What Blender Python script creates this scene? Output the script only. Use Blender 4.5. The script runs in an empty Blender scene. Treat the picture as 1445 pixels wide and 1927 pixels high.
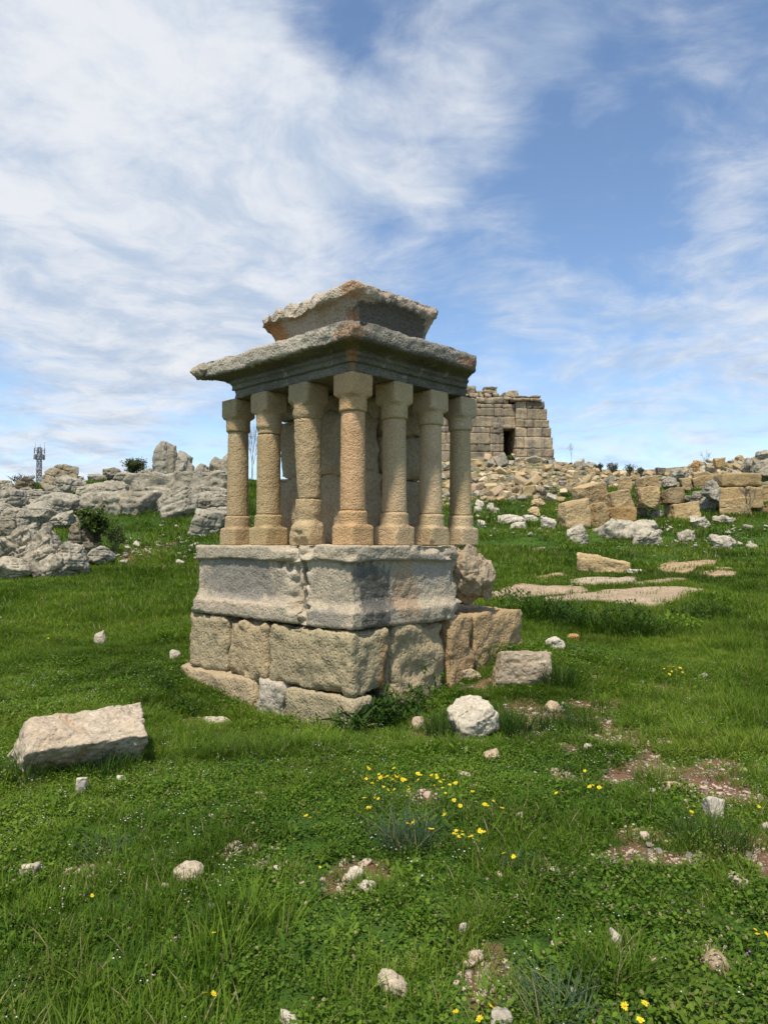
import bpy, math, random
import numpy as np
from mathutils import Vector, Matrix

sc = bpy.context.scene
COL = sc.collection
random.seed(7)
rng = np.random.default_rng(11)

# ------------------------------------------------------------------ camera
F_PX, CX, CY, HORIZON = 1400.0, 722.5, 963.5, 1025.0      # photograph pixels (1445 x 1927)
EYE = 1.6
PITCH = math.atan((HORIZON - CY) / F_PX)
cam_data = bpy.data.cameras.new("camera")
cam = bpy.data.objects.new("camera", cam_data)
COL.objects.link(cam)
cam.location = (0, 0, EYE)
cam.rotation_euler = (math.pi / 2 + PITCH, 0, 0)
cam_data.sensor_fit = 'VERTICAL'
cam_data.sensor_height = 24.0
cam_data.lens = F_PX / 1927.0 * 24.0
cam_data.clip_start = 0.05
cam_data.clip_end = 3000
sc.camera = cam

# ------------------------------------------------------------------ light
SUN_DIR = Vector((-0.25, -0.73, 1.45)).normalized()        # towards the sun: high, from the left
SUN_EL = math.asin(SUN_DIR.z)
SUN_ROT = math.atan2(SUN_DIR.x, SUN_DIR.y)
sun_data = bpy.data.lights.new("sun", 'SUN')
sun_data.energy = 2.9
sun_data.angle = math.radians(3.0)
sun_data.color = (1.0, 0.925, 0.81)
sun = bpy.data.objects.new("sun", sun_data)
COL.objects.link(sun)
sun.rotation_euler = SUN_DIR.to_track_quat('Z', 'Y').to_euler()
sun.location = (-20, -14, 40)

sc.view_settings.view_transform = 'Standard'
sc.view_settings.look = 'None'
sc.view_settings.exposure = 0.84
sc.view_settings.gamma = 1.0
sc.view_settings.use_curve_mapping = False

# ------------------------------------------------------------------ node helper
class NT:
    def __init__(self, tree):
        self.t = tree; self.n = tree.nodes; self.l = tree.links
        self.n.clear()
    def new(self, typ, **kw):
        x = self.n.new(typ)
        for k, v in kw.items(): setattr(x, k, v)
        return x
    def put(self, sock, v):
        if v is None: return
        if isinstance(v, bpy.types.NodeSocket): self.l.new(v, sock)
        elif isinstance(v, (tuple, list)):
            if sock.type == 'RGBA' and len(v) == 3: v = (*v, 1)
            sock.default_value = v
        else: sock.default_value = v
    def math(self, op, a, b=None, c=None, clamp=False):
        x = self.new('ShaderNodeMath', operation=op, use_clamp=clamp)
        for i, v in enumerate((a, b, c)):
            if v is not None: self.put(x.inputs[i], v)
        return x.outputs[0]
    def vec(self, op, a, b=None, scale=None):
        x = self.new('ShaderNodeVectorMath', operation=op)
        self.put(x.inputs[0], a)
        if b is not None: self.put(x.inputs[1], b)
        if scale is not None: self.put(x.inputs['Scale'], scale)
        return x.outputs['Value'] if op in ('DOT_PRODUCT', 'LENGTH', 'DISTANCE') else x.outputs[0]
    def mix(self, f, a, b, blend='MIX'):
        x = self.new('ShaderNodeMix', data_type='RGBA', blend_type=blend)
        self.put(x.inputs[0], f); self.put(x.inputs[6], a); self.put(x.inputs[7], b)
        return x.outputs[2]
    def noise(self, vec, scale, detail=4, rough=0.55, dist=0.0, color=False):
        x = self.new('ShaderNodeTexNoise')
        self.put(x.inputs['Vector'], vec)
        x.inputs['Scale'].default_value = scale; x.inputs['Detail'].default_value = detail
        x.inputs['Roughness'].default_value = rough; x.inputs['Distortion'].default_value = dist
        return x.outputs['Color' if color else 'Fac']
    def voro(self, vec, scale, out='Distance', feature='F1', rand=1.0):
        x = self.new('ShaderNodeTexVoronoi', feature=feature)
        self.put(x.inputs['Vector'], vec); x.inputs['Scale'].default_value = scale
        x.inputs['Randomness'].default_value = rand
        return x.outputs[out]
    def step(self, v, lo, hi):
        x = self.new('ShaderNodeMapRange', interpolation_type='SMOOTHSTEP')
        self.put(x.inputs[0], v)
        x.inputs[1].default_value = lo; x.inputs[2].default_value = hi
        return x.outputs[0]
    def scalev(self, v, s):
        return self.vec('MULTIPLY', v, tuple(s))
    def bump(self, h, strength, dist, normal=None):
        x = self.new('ShaderNodeBump')
        x.inputs['Strength'].default_value = strength; x.inputs['Distance'].default_value = dist
        self.put(x.inputs['Height'], h)
        if normal is not None: self.put(x.inputs['Normal'], normal)
        return x.outputs[0]

# ------------------------------------------------------------------ sky with thin cloud
world = bpy.data.worlds.new("World")
sc.world = world
world.use_nodes = True
W = NT(world.node_tree)
sky = W.new('ShaderNodeTexSky', sky_type='NISHITA', sun_disc=False)
sky.sun_elevation = SUN_EL; sky.sun_rotation = SUN_ROT
sky.altitude = 1500; sky.air_density = 1.0; sky.dust_density = 1.2; sky.ozone_density = 1.6
SKY_STRENGTH = 0.112
dirv = W.new('ShaderNodeTexCoord').outputs['Generated']
sep = W.new('ShaderNodeSeparateXYZ'); W.put(sep.inputs[0], dirv)
zc = W.math('MAXIMUM', sep.outputs[2], 0.0)
den = W.math('ADD', zc, 0.16)
comb = W.new('ShaderNodeCombineXYZ')
W.put(comb.inputs[0], W.math('DIVIDE', sep.outputs[0], den))
W.put(comb.inputs[1], W.math('DIVIDE', sep.outputs[1], den))
plane = comb.outputs[0]
def sky_dir(px, py):
    a, b = (px - CX) / F_PX, (CY - py) / F_PX
    v = Vector((a, math.cos(PITCH) - b * math.sin(PITCH), math.sin(PITCH) + b * math.cos(PITCH)))
    return tuple(v.normalized())
# where the cloud bank is thick (+) and where the sky opens (-): photo position, radius in degrees, weight
CLOUDS = [(330, 120, 13, .40), (120, 330, 14, .42), (420, 470, 13, .36), (600, 250, 6, .22), (790, 240, 7, .16),
          (200, 560, 12, .34), (100, 850, 9, .22), (1420, 560, 8, .14), (1330, 770, 10, .08), (1100, 720, 9, .05), (1380, 350, 4, .10),
          (860, 170, 7, .12), (1060, 100, 3, .12), (950, 510, 6, .12), (700, 420, 6, .10),
          (1150, 330, 8, -.17), (1010, 60, 8, .13), (1310, 210, 7, .10), (1130, 215, 2.5, .12), (1330, 120, 12, -.10), (620, 60, 4, -.18), (950, 440, 5, -.12), (60, 700, 6, -.16), (850, 610, 4, -.10),
          (120, 170, 2.2, -.16), (470, 340, 3, -.12)]
acc = 0.0
for (px, py, rad, w) in CLOUDS:
    d = W.vec('DOT_PRODUCT', dirv, sky_dir(px, py))
    m = W.step(d, math.cos(math.radians(rad)), 1.0)
    acc = W.math('MULTIPLY_ADD', m, w, acc)
warp = W.noise(plane, 1.3, 3, .5, color=True)
pv = W.vec('ADD', plane, W.vec('SCALE', W.vec('SUBTRACT', warp, (.5, .5, .5)), scale=.55))
rot = W.new('ShaderNodeMapping'); W.put(rot.inputs[0], pv)
rot.inputs['Rotation'].default_value = (0, 0, math.radians(-32)); rot.inputs['Scale'].default_value = (1.0, 2.1, 1)
amp = lambda n, k: W.math('MULTIPLY_ADD', W.math('SUBTRACT', n, .5), k, .5)
streak = amp(W.noise(rot.outputs[0], 1.7, 10, .62), 1.25)
puff = amp(W.noise(pv, 5.2, 10, .58, .15), 1.5)
fine = amp(W.noise(pv, 12, 8, .62), 1.4)
nz = W.math('MULTIPLY_ADD', streak, .44, W.math('MULTIPLY_ADD', puff, .51, W.math('MULTIPLY', fine, .24)))
dens = W.math('ADD', nz, acc)
mask = W.math('MULTIPLY', W.step(dens, .43, 1.06), .97)
hz = W.step(W.math('ABSOLUTE', sep.outputs[2]), .30, .0)      # thin white veil low over the horizon
mask = W.math('ADD', mask, W.math('MULTIPLY', hz, .13), clamp=True)
skyc = W.mix(1.0, sky.outputs[0], (SKY_STRENGTH * .97, SKY_STRENGTH * 1.0, SKY_STRENGTH * .99), 'MULTIPLY')
cl_shade = W.step(W.math('MULTIPLY_ADD', W.noise(pv, 2.3, 6, .6), .45, W.math('MULTIPLY', W.noise(pv, 5.5, 9, .62), .55)), .36, .62)
cloudc = W.mix(cl_shade, (.275, .335, .425), (.47, .485, .51))
final = W.mix(mask, skyc, cloudc)
bg = W.new('ShaderNodeBackground'); W.put(bg.inputs[0], final); bg.inputs[1].default_value = 1.0
wo = W.new('ShaderNodeOutputWorld'); W.l.new(bg.outputs[0], wo.inputs[0])

# ------------------------------------------------------------------ numpy noise
def _h(i, j, k, s):
    with np.errstate(over='ignore'):
        h = (i.astype(np.uint32) * np.uint32(374761393) + j.astype(np.uint32) * np.uint32(668265263)
             + k.astype(np.uint32) * np.uint32(2147483647) + np.uint32(s * 974711 + 12345))
        h = (h ^ (h >> np.uint32(13))) * np.uint32(1274126177)
        h = (h ^ (h >> np.uint32(16))) * np.uint32(2246822519)
        h = h ^ (h >> np.uint32(15))
    return h.astype(np.float64) / 4294967295.0 * 2 - 1
def vnoise(P, s=0):
    P = np.asarray(P, float)
    I = np.floor(P).astype(np.int64); f = P - I
    u = f * f * f * (f * (f * 6 - 15) + 10)
    i, j, k = I[:, 0], I[:, 1], I[:, 2]
    def L(a, b, t): return a + (b - a) * t
    x00 = L(_h(i, j, k, s), _h(i + 1, j, k, s), u[:, 0]); x10 = L(_h(i, j + 1, k, s), _h(i + 1, j + 1, k, s), u[:, 0])
    x01 = L(_h(i, j, k + 1, s), _h(i + 1, j, k + 1, s), u[:, 0]); x11 = L(_h(i, j + 1, k + 1, s), _h(i + 1, j + 1, k + 1, s), u[:, 0])
    return L(L(x00, x10, u[:, 1]), L(x01, x11, u[:, 1]), u[:, 2])
def fbm(P, s=0, octv=4, gain=.5):
    v = 0; a = 1.0; P = np.asarray(P, float) + s * 3.71
    for o in range(octv):
        v = v + a * vnoise(P, s + o); P = P * 2.03 + 5.3; a *= gain
    return v
def ridge(P, s=0, octv=4, gain=.5):
    v = 0; a = 1.0; P = np.asarray(P, float) + s * 1.37
    for o in range(octv):
        v = v + a * (1 - 2 * np.abs(vnoise(P, s + o))); P = P * 2.07 + 3.1; a *= gain
    return v
def fbm3(P, s=0, octv=4, gain=.5):
    return np.stack([fbm(P, s + 17 * q, octv, gain) for q in range(3)], 1)

# ------------------------------------------------------------------ mesh helpers
def mesh_np(name, V, Q=None, T=None, smooth=True):
    V = np.asarray(V, np.float32)
    me = bpy.data.meshes.new(name)
    Q = np.zeros((0, 4), np.int32) if Q is None else np.asarray(Q, np.int32).reshape(-1, 4)
    T = np.zeros((0, 3), np.int32) if T is None else np.asarray(T, np.int32).reshape(-1, 3)
    me.vertices.add(len(V)); me.vertices.foreach_set('co', V.ravel())
    nl = len(Q) * 4 + len(T) * 3
    me.loops.add(nl); me.loops.foreach_set('vertex_index', np.concatenate([Q.ravel(), T.ravel()]).astype(np.int32))
    npoly = len(Q) + len(T)
    me.polygons.add(npoly)
    st = np.concatenate([np.arange(len(Q)) * 4, len(Q) * 4 + np.arange(len(T)) * 3]).astype(np.int32)
    me.polygons.foreach_set('loop_start', st)
    me.polygons.foreach_set('use_smooth', np.full(npoly, smooth))
    me.update(calc_edges=True); me.validate()
    return me
class Acc:                                              # collects pieces of ONE part
    def __init__(s): s.V = []; s.Q = []; s.T = []; s.n = 0
    def add(s, V, Q=None, T=None):
        V = np.asarray(V, float)
        s.V.append(V)
        if Q is not None and len(Q): s.Q.append(np.asarray(Q) + s.n)
        if T is not None and len(T): s.T.append(np.asarray(T) + s.n)
        s.n += len(V)
    def mesh(s, name, smooth=True):
        return mesh_np(name, np.concatenate(s.V), np.concatenate(s.Q) if s.Q else None, np.concatenate(s.T) if s.T else None, smooth)
def link(name, me, mat=None, parent=None, loc=(0, 0, 0), rot=(0, 0, 0), color=None):
    o = bpy.data.objects.new(name, me); COL.objects.link(o)
    if mat is not None and me is not None and not me.materials: me.materials.append(mat)
    o.location = loc; o.rotation_euler = rot
    if parent is not None: o.parent = parent
    if color is not None: o.color = (*color, 1)
    return o
def tag(o, label=None, cat=None, group=None, kind=None):
    if label: o['label'] = label
    if cat: o['category'] = cat
    if group: o['group'] = group
    if kind: o['kind'] = kind
    return o
def empty(name, loc=(0, 0, 0), rz=0.0):
    o = bpy.data.objects.new(name, None); COL.objects.link(o)
    o.location = loc; o.rotation_euler = (0, 0, rz); o.empty_display_size = .2
    return o

def cube_grid(n):
    """points on the surface of the cube [-1,1]^3 with n=(nx,ny,nz) cells, merged, and quads"""
    nx, ny, nz = n; keys = []; quads = []; base = 0
    def face(f, a, b):
        nonlocal base
        ia, ib = np.meshgrid(np.arange(a + 1), np.arange(b + 1), indexing='ij')
        keys.append(f(ia.ravel(), ib.ravel()))
        q = np.arange((a + 1) * (b + 1)).reshape(a + 1, b + 1) + base
        quads.append(np.stack([q[:-1, :-1], q[1:, :-1], q[1:, 1:], q[:-1, 1:]], -1).reshape(-1, 4))
        base += (a + 1) * (b + 1)
    z = lambda i, v: np.full_like(i, v)
    face(lambda i, j: np.stack([i, j, z(i, nz)], 1), nx, ny); face(lambda i, j: np.stack([j, i, z(i, 0)], 1), ny, nx)
    face(lambda i, j: np.stack([z(i, nx), i, j], 1), ny, nz); face(lambda i, j: np.stack([z(i, 0), j, i], 1), nz, ny)
    face(lambda i, j: np.stack([j, z(i, ny), i], 1), nz, nx); face(lambda i, j: np.stack([i, z(i, 0), j], 1), nx, nz)
    K = np.concatenate(keys); Q = np.concatenate(quads)
    U, inv = np.unique(K, axis=0, return_inverse=True)
    return U / np.array([nx, ny, nz]) * 2 - 1, inv.ravel()[Q]

def block_np(x0, x1, y0, y1, z0, z1, res=.04, rnd=.03, amp=.01, freq=6, seed=0, fine=.004, chip=.0, warp=0.):
    """a dressed stone: box with worn edges and an uneven skin"""
    d = np.array([x1 - x0, y1 - y0, z1 - z0]); c = np.array([x0 + x1, y0 + y1, z0 + z1]) / 2
    n = np.maximum(np.ceil(d / res), 2).astype(int)
    U, Q = cube_grid(n)
    P = U * d / 2
    r = min(rnd, d.min() * .45)
    inner = d / 2 - r
    I = np.clip(P, -inner, inner); D = P - I
    L = np.linalg.norm(D, axis=1, keepdims=True); nrm = D / np.maximum(L, 1e-9)
    P = I + nrm * r
    W_ = P + c + seed * 1.913
    if warp: P = P + warp * fbm3(W_ * 1.1, seed + 5, 2)
    edge = np.clip(1 - (np.sort(d / 2 - np.abs(U * d / 2), axis=1)[:, 1]) / (rnd * 2.5 + .02), 0, 1)
    disp = amp * fbm(W_ * freq, seed, 4) + fine * fbm(W_ * 38, seed + 3, 3, .6)
    if chip: disp = disp - chip * edge * np.clip(fbm(W_ * 5, seed + 8, 3) + .25, 0, 1.4)
    P = P + nrm * disp[:, None]
    return P + c, Q

def rock_np(dims, seed=0, kind='boulder', res=None, rough=.06, p=None, crack=.9, strata=0.0):
    """a star-shaped stone cut by random planes, then roughened; base of the stone near z=0"""
    r = np.random.default_rng(seed + 1000)
    dims = np.array(dims, float)
    res = res or max(dims.max() / 36, .012)
    n = np.clip(np.ceil(dims / res), 5, 44).astype(int)
    U, Q = cube_grid(n)
    N = [np.eye(3)[a] * s for a in range(3) for s in (1, -1)]; D = [1.0] * 6
    jit = .10 if kind == 'block' else .28
    N = [v + r.normal(0, jit, 3) for v in N]; N = [v / np.linalg.norm(v) for v in N]
    k = {'block': 4, 'boulder': 16, 'shard': 7}[kind]
    for _ in range(k):
        v = r.normal(0, 1, 3); v /= np.linalg.norm(v); N.append(v)
        D.append({'block': r.uniform(1.12, 1.42), 'boulder': r.uniform(.84, 1.15), 'shard': r.uniform(.55, 1.1)}[kind])
    N = np.array(N); D = np.array(D)
    p = p or {'block': 30, 'boulder': 30, 'shard': 34}[kind]
    h = np.clip(U @ N.T / D, 0, None) + 1e-9
    t = (h ** p).sum(1) ** (-1 / p)
    P = U * t[:, None]
    s = dims / 2 / np.abs(P).max(0)
    P = P * s
    m = dims.min()
    W_ = P / m * 1.0
    nrm = P / s ** 2; nrm /= np.linalg.norm(nrm, axis=1, keepdims=True)
    P = P + rough * m * .9 * fbm3(W_ * 2.2, seed, 4, .55)
    P = P - nrm * (rough * m * .5 * np.clip(ridge(W_ * 3.1, seed + 4, 3) - .5, 0, 2))[:, None]
    if kind != 'shard':
        cr = np.abs(fbm(W_ * np.array([1.1, 1.1, 1.5]), seed + 12, 2)); wob = np.clip(1 - cr / .055, 0, 1)
        P = P - nrm * (min(rough, .11) * m * crack * wob ** 1.3)[:, None]
        cr = np.abs(fbm(W_ * np.array([2.0, 2.0, .7]) + 7, seed + 22, 2)); wob = np.clip(1 - cr / .06, 0, 1)
        P = P - nrm * (min(rough, .11) * m * crack * .6 * wob)[:, None]
        fac = ridge(W_ * np.array([1.3, 1.3, 3.2]) + seed, seed + 15, 2)
        P = P + nrm * (rough * m * .45 * np.round(fac * 2.5) / 2.5)[:, None] * (.6 if kind == 'block' else 1)
    if strata:                                           # bedding: worn layers with notched joints
        zz = P[:, 2] / m * 3.6 + .5 * fbm(W_ * .7, seed + 31, 2) + seed
        ly = np.floor(zz); tt = zz - ly
        P = P + nrm * np.array([1, 1, .2]) * (strata * m * (.55 * _h(ly, ly * 0 + seed, ly * 0, 5) - .9 * np.exp(-(tt / .10) ** 2)))[:, None]
    P = P + nrm * (rough * m * .22 * fbm(W_ * 13, seed + 9, 3, .65))[:, None]
    P[:, 2] += dims[2] / 2
    return P, Q

# ------------------------------------------------------------------ terrain height
def _prof(pts):
    y = np.linspace(-80, 700, 7801); z = np.interp(y, [a for a, b in pts], [b for a, b in pts])
    g = np.exp(-.5 * (np.arange(-30, 31) / 9.0) ** 2); g /= g.sum()
    zp = np.pad(z, 30, mode='edge'); return y, np.convolve(zp, g, 'valid')
PL = _prof([(-80, -.6), (0, 0), (3, 0), (6, .03), (8, .10), (12, .42), (16, .97), (21, 1.97), (24, 2.72), (27, 3.43), (32, 4.42), (36, 4.5), (60, 4.0), (700, 4)])
PR = _prof([(-80, -.6), (0, 0), (3, 0), (6, .02), (8, .10), (12, .45), (13.5, .62), (18, 1.05), (22, 1.7), (24, 2.15), (28, 3.2), (32, 3.95), (45, 5.75), (50, 6.6), (60, 6.9), (90, 6), (700, 4)])
def ground(x, y, detail=True):
    x = np.asarray(x, float); y = np.asarray(y, float)
    w = np.clip((x + 5) / 8, 0, 1); w = w * w * (3 - 2 * w)
    z = np.interp(y, *PL) * (1 - w) + np.interp(y, *PR) * w
    z = z - .20 * np.exp(-((x + 1.1) / 1.2) ** 2 - ((y - 7.0) / 1.1) ** 2) 
    z = z + .31 * np.exp(-((x - 1.75) / .95) ** 2 - ((y - 8.35) / .9) ** 2)
    z = z - np.clip(-(x + 11) / 6, 0, 1) * np.clip((y - 26) / 6, 0, 1) * .35
    z = z + 1.05 * np.exp(-((x - 8) / 4.5) ** 2 - ((y - 53) / 11) ** 2)
    z = z + .9 * np.exp(-((x - 26) / 6) ** 2 - ((y - 46) / 10) ** 2)
    if detail:
        P = np.stack([x, y, np.zeros_like(x)], -1).reshape(-1, 3)
        a = np.clip((P[:, 1] - 9) / 14, 0, 1)
        z = z + ((.035 + .10 * a) * fbm(P * .45, 3, 2) + .022 * fbm(P * 1.7, 9, 2)).reshape(x.shape)
    return z
_T = 1.2 * np.exp(np.linspace(0, math.log(160), 5000))
def ray(px, py):
    a, b = (px - CX) / F_PX, (CY - py) / F_PX
    return np.array([a, math.cos(PITCH) - b * math.sin(PITCH), math.sin(PITCH) + b * math.cos(PITCH)])
def hit(px, py):
    """the ground point seen at a photo position"""
    d = ray(px, py)
    P = d[None] * _T[:, None]; P[:, 2] += EYE
    below = P[:, 2] < ground(P[:, 0], P[:, 1])
    i = int(np.argmax(below)) if below.any() else len(_T) - 1
    return P[i]
def at(px, py, Y):
    d = ray(px, py); t = Y / d[1]
    return np.array([d[0] * t, Y, EYE + d[2] * t])
def proj(P):
    x, y, z = P[0], P[1], P[2] - EYE
    dep = y * math.cos(PITCH) + z * math.sin(PITCH); up = -y * math.sin(PITCH) + z * math.cos(PITCH)
    return CX + F_PX * x / dep, CY - F_PX * up / dep
def gz(x, y): return float(ground(np.array([x]), np.array([y]))[0])

# ------------------------------------------------------------------ stone materials
def stone_mat(name, base, base2, dark=(.045, .045, .042), dark_amt=.3, orange=(.33, .15, .055), orange_amt=.2, pale=(.60, .56, .49), pale_amt=.2,
              pit=1.0, grain=28., bump=.6, streak=0.0, fixed=False, stains=(), scale=1.0, gloss=.9, streak_s=(9, 9, .9)):
    mt = bpy.data.materials.new(name); mt.use_nodes = True
    T = NT(mt.node_tree)
    co = T.new('ShaderNodeTexCoord').outputs['Object']
    info = T.new('ShaderNodeObjectInfo')
    co0 = co
    if not fixed:
        co = T.vec('ADD', co, T.vec('SCALE', (37.1, 91.7, 53.3), scale=info.outputs['Random']))
    if scale != 1: co = T.vec('SCALE', co, scale=scale)
    big = T.noise(co, 1.6, 5, .6, .4)
    col = T.mix(T.step(big, .33, .67), base, base2)
    mid = T.noise(co, 6.5, 8, .68, .5)
    if orange_amt: col = T.mix(T.math('MULTIPLY', T.step(T.noise(co, 2.7, 7, .68, .8), .66 - .22 * orange_amt, .80 - .16 * orange_amt), min(1, orange_amt * 1.6)), col, orange)
    dm = T.noise(co, 4.1, 10, .72, .3)
    if streak:
        dm = T.math('ADD', T.math('MULTIPLY', dm, 1 - streak * .5), T.math('MULTIPLY', T.noise(T.scalev(co, streak_s), 1.0, 6, .65), streak * .5))
    if dark_amt: col = T.mix(T.math('MULTIPLY', T.step(dm, .64 - .28 * dark_amt, .76 - .2 * dark_amt), min(1, .45 + dark_amt * .6)), col, dark)
    if pale_amt: col = T.mix(T.math('MULTIPLY', T.step(mid, .62 - .2 * pale_amt, .78 - .2 * pale_amt), .8), col, pale)
    for (c, rad, scol, amt) in stains:
        rel = T.vec('DIVIDE', T.vec('SUBTRACT', co0, tuple(c)), tuple(rad))
        d = T.math('ADD', T.vec('LENGTH', rel), T.math('MULTIPLY', T.math('SUBTRACT', T.noise(T.scalev(co0, (9, 9, 3.2)), 1.0, 10, .78), .5), 2.0))
        col = T.mix(T.math('MULTIPLY', T.step(d, 1.08, .80), amt), col, scol)
    sp = T.noise(co, grain * 1.7, 6, .75)
    col = T.mix(1.0, col, T.mix(T.step(sp, .25, .75), (.66, .65, .63), (1.26, 1.25, 1.22)), 'MULTIPLY')
    lich = T.math('MULTIPLY', T.step(T.voro(co, 15), .22, .12), T.step(T.noise(co, 3.3, 3), .5, .62))
    col = T.mix(T.math('MULTIPLY', lich, .55 * (1 if dark_amt > .25 else .4)), col, (.42, .42, .38))
    col = T.mix(1.0, col, info.outputs['Color'], 'MULTIPLY')
    tone = T.new('ShaderNodeAttribute', attribute_name='tone').outputs['Vector']
    col = T.mix(1.0, col, T.vec('ADD', tone, (1, 1, 1)), 'MULTIPLY')
    pits = T.step(T.voro(T.vec('ADD', co, T.vec('SCALE', T.noise(co, 20, 2, .5, color=True), scale=.04)), grain * 1.1), .0, .55)
    h = T.math('ADD', T.math('MULTIPLY', pits, .55 * pit), T.math('ADD', T.noise(co, grain * .5, 10, .72), T.math('MULTIPLY', T.noise(co, grain * .16, 8, .65), 1.6)))
    b = T.new('ShaderNodeBsdfPrincipled')
    T.put(b.inputs['Base Color'], col); b.inputs['Roughness'].default_value = gloss
    b.inputs['Specular IOR Level'].default_value = .18
    T.put(b.inputs['Normal'], T.bump(h, bump, .022))
    o = T.new('ShaderNodeOutputMaterial'); T.l.new(b.outputs[0], o.inputs[0])
    return mt

# ------------------------------------------------------------------ the ground
def axis(lo, hi, step, far, g=1.16):
    a = list(np.arange(lo, hi + 1e-6, step)); s = step; v = hi
    while v < far[1]: s *= g; v += s; a.append(v)
    s = step; v = lo
    while v > far[0]: s *= g; v -= s; a.insert(0, v)
    return np.array(a)
gx = axis(-9, 11, .14, (-420, 420), 1.08); gy = axis(0, 20, .14, (-60, 640), 1.05)
X, Y = np.meshgrid(gx, gy, indexing='ij')
Z = ground(X, Y)
idx = np.arange(X.size).reshape(X.shape)
Qg = np.stack([idx[:-1, :-1], idx[1:, :-1], idx[1:, 1:], idx[:-1, 1:]], -1).reshape(-1, 4)
gm = mesh_np("ground", np.stack([X, Y, Z], -1).reshape(-1, 3), Qg)
# bare-earth patches: (photo x, photo y, half width px, half height px)
BARE = [(1400, 1600, 60, 26), (1120, 1360, 40, 14), (1250, 1400, 40, 14), (1350, 1440, 40, 12), (980, 1340, 30, 18), (1150, 1470, 26, 10), (1395, 1500, 30, 12), (1060, 1460, 24, 8), (1300, 1620, 40, 10), (1150, 1620, 26, 9), (1020, 1345, 55, 16), (1000, 1380, 40, 22), (1150, 1390, 70, 22), (1075, 1410, 45, 14), (1180, 1400, 55, 26),
        (1290, 1470, 90, 26), (1215, 1450, 55, 26), (1330, 1490, 40, 20), (790, 1370, 45, 22), (1130, 1330, 70, 14), (1215, 1575, 40, 14),
        (1440, 1620, 50, 34), (900, 1820, 34, 34), (660, 1655, 50, 26), (450, 1600, 40, 14), (925, 1860, 40, 16), (1345, 1800, 40, 22),
        (930, 1290, 50, 12), (255, 1045, 45, 14), (170, 1640, 40, 9), (1200, 1610, 50, 14), (1240, 1300, 30, 10), (60, 1470, 30, 10), (380, 1360, 40, 9),
        (510, 1630, 40, 10), (1030, 1640, 30, 12), (800, 1500, 30, 9), (860, 1395, 30, 9)]
def ell(px, py, hw, hh):
    a = hit(px, py + hh); b = hit(px, py - hh); c = hit(px, py)
    return (c[0], (a[1] + b[1]) / 2, hw / F_PX * c[1], max((b[1] - a[1]) / 2, .06))
BARE_E = [ell(*q) for q in BARE]
def bare_mask(x, y, grow=1.0):
    P = np.stack([x, y, 0 * x], 1)
    wob = .55 * fbm(P * 3.1, 21, 3)
    m = np.zeros(len(x))
    for (cx, cy, rx, ry) in BARE_E:
        d = np.sqrt(((x - cx) / rx) ** 2 + ((y - cy) / ry) ** 2) + wob
        m = np.maximum(m, np.clip((1.25 * grow - d) / .5, 0, 1))
    return m
def rubble_mask(x, y):
    P = np.stack([x, y, 0 * x], 1)
    w = .9 * fbm(P * .35, 31, 3)
    edge = 28.6 + np.clip((x - 6) / 5, 0, 1) * 3.2
    return np.clip((y + 1.2 * w - edge) / 1.5, 0, 1) * np.clip((x + .5) / 1.5, 0, 1)
flat = np.stack([X.ravel(), Y.ravel()], 1)
att = gm.attributes.new('bare', 'FLOAT', 'POINT'); att.data.foreach_set('value', bare_mask(flat[:, 0], flat[:, 1]).astype(np.float32))
att = gm.attributes.new('rubble', 'FLOAT', 'POINT'); att.data.foreach_set('value', rubble_mask(flat[:, 0], flat[:, 1]).astype(np.float32))
mg = bpy.data.materials.new("turf_and_earth"); mg.use_nodes = True
T = NT(mg.node_tree)
co = T.new('ShaderNodeTexCoord').outputs['Object']
ab = T.new('ShaderNodeAttribute', attribute_name='bare').outputs['Fac']
ar = T.new('ShaderNodeAttribute', attribute_name='rubble').outputs['Fac']
g = T.mix(T.step(T.noise(co, .6, 6, .6), .35, .65), (.032, .075, .010), (.060, .115, .018))
g = T.mix(T.step(T.noise(co, 9, 6, .7), .5, .72), g, (.040, .038, .014))
earth = T.mix(T.noise(co, 5, 8, .7), (.115, .058, .030), (.215, .125, .075))
earth = T.mix(T.step(T.voro(co, 42), .30, .16), earth, (.40, .31, .235))
earth = T.mix(T.step(T.voro(co, 19), .24, .12), earth, (.46, .37, .29))
rub = T.mix(T.noise(co, 1.4, 8, .7), (.14, .115, .065), (.30, .235, .14))
rub = T.mix(T.step(T.noise(co, .9, 7, .7), .50, .60), rub, (.07, .10, .025))
colg = T.mix(T.step(ab, .2, .6), g, earth)
colg = T.mix(ar, colg, rub)
b = T.new('ShaderNodeBsdfPrincipled'); T.put(b.inputs['Base Color'], colg); b.inputs['Roughness'].default_value = .95
b.inputs['Specular IOR Level'].default_value = .1
T.put(b.inputs['Normal'], T.bump(T.math('ADD', T.noise(co, 30, 8, .7), T.math('MULTIPLY', T.step(T.voro(co, 42), .35, .1), .6)), .8, .02))
o = T.new('ShaderNodeOutputMaterial'); T.l.new(b.outputs[0], o.inputs[0])
tag(link("ground", gm, mg), "grassy hillside with patches of reddish bare earth", None, None, 'structure')

# ------------------------------------------------------------------ the columned monument
MON = np.array([-0.2926, 7.0, 0.0]); ANG = math.radians(46)
cA, sA = math.cos(ANG), math.sin(ANG)
def mw(x, y, z): return np.array([MON[0] + cA * x - sA * y, MON[1] + sA * x + cA * y, z])
def solve(f, px, lo, hi):
    for _ in range(60):
        m = (lo + hi) / 2
        s = proj(f(m))[0] - px
        s0 = proj(f(lo))[0] - px
        if (s > 0) == (s0 > 0): lo = m
        else: hi = m
    return (lo + hi) / 2

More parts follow.
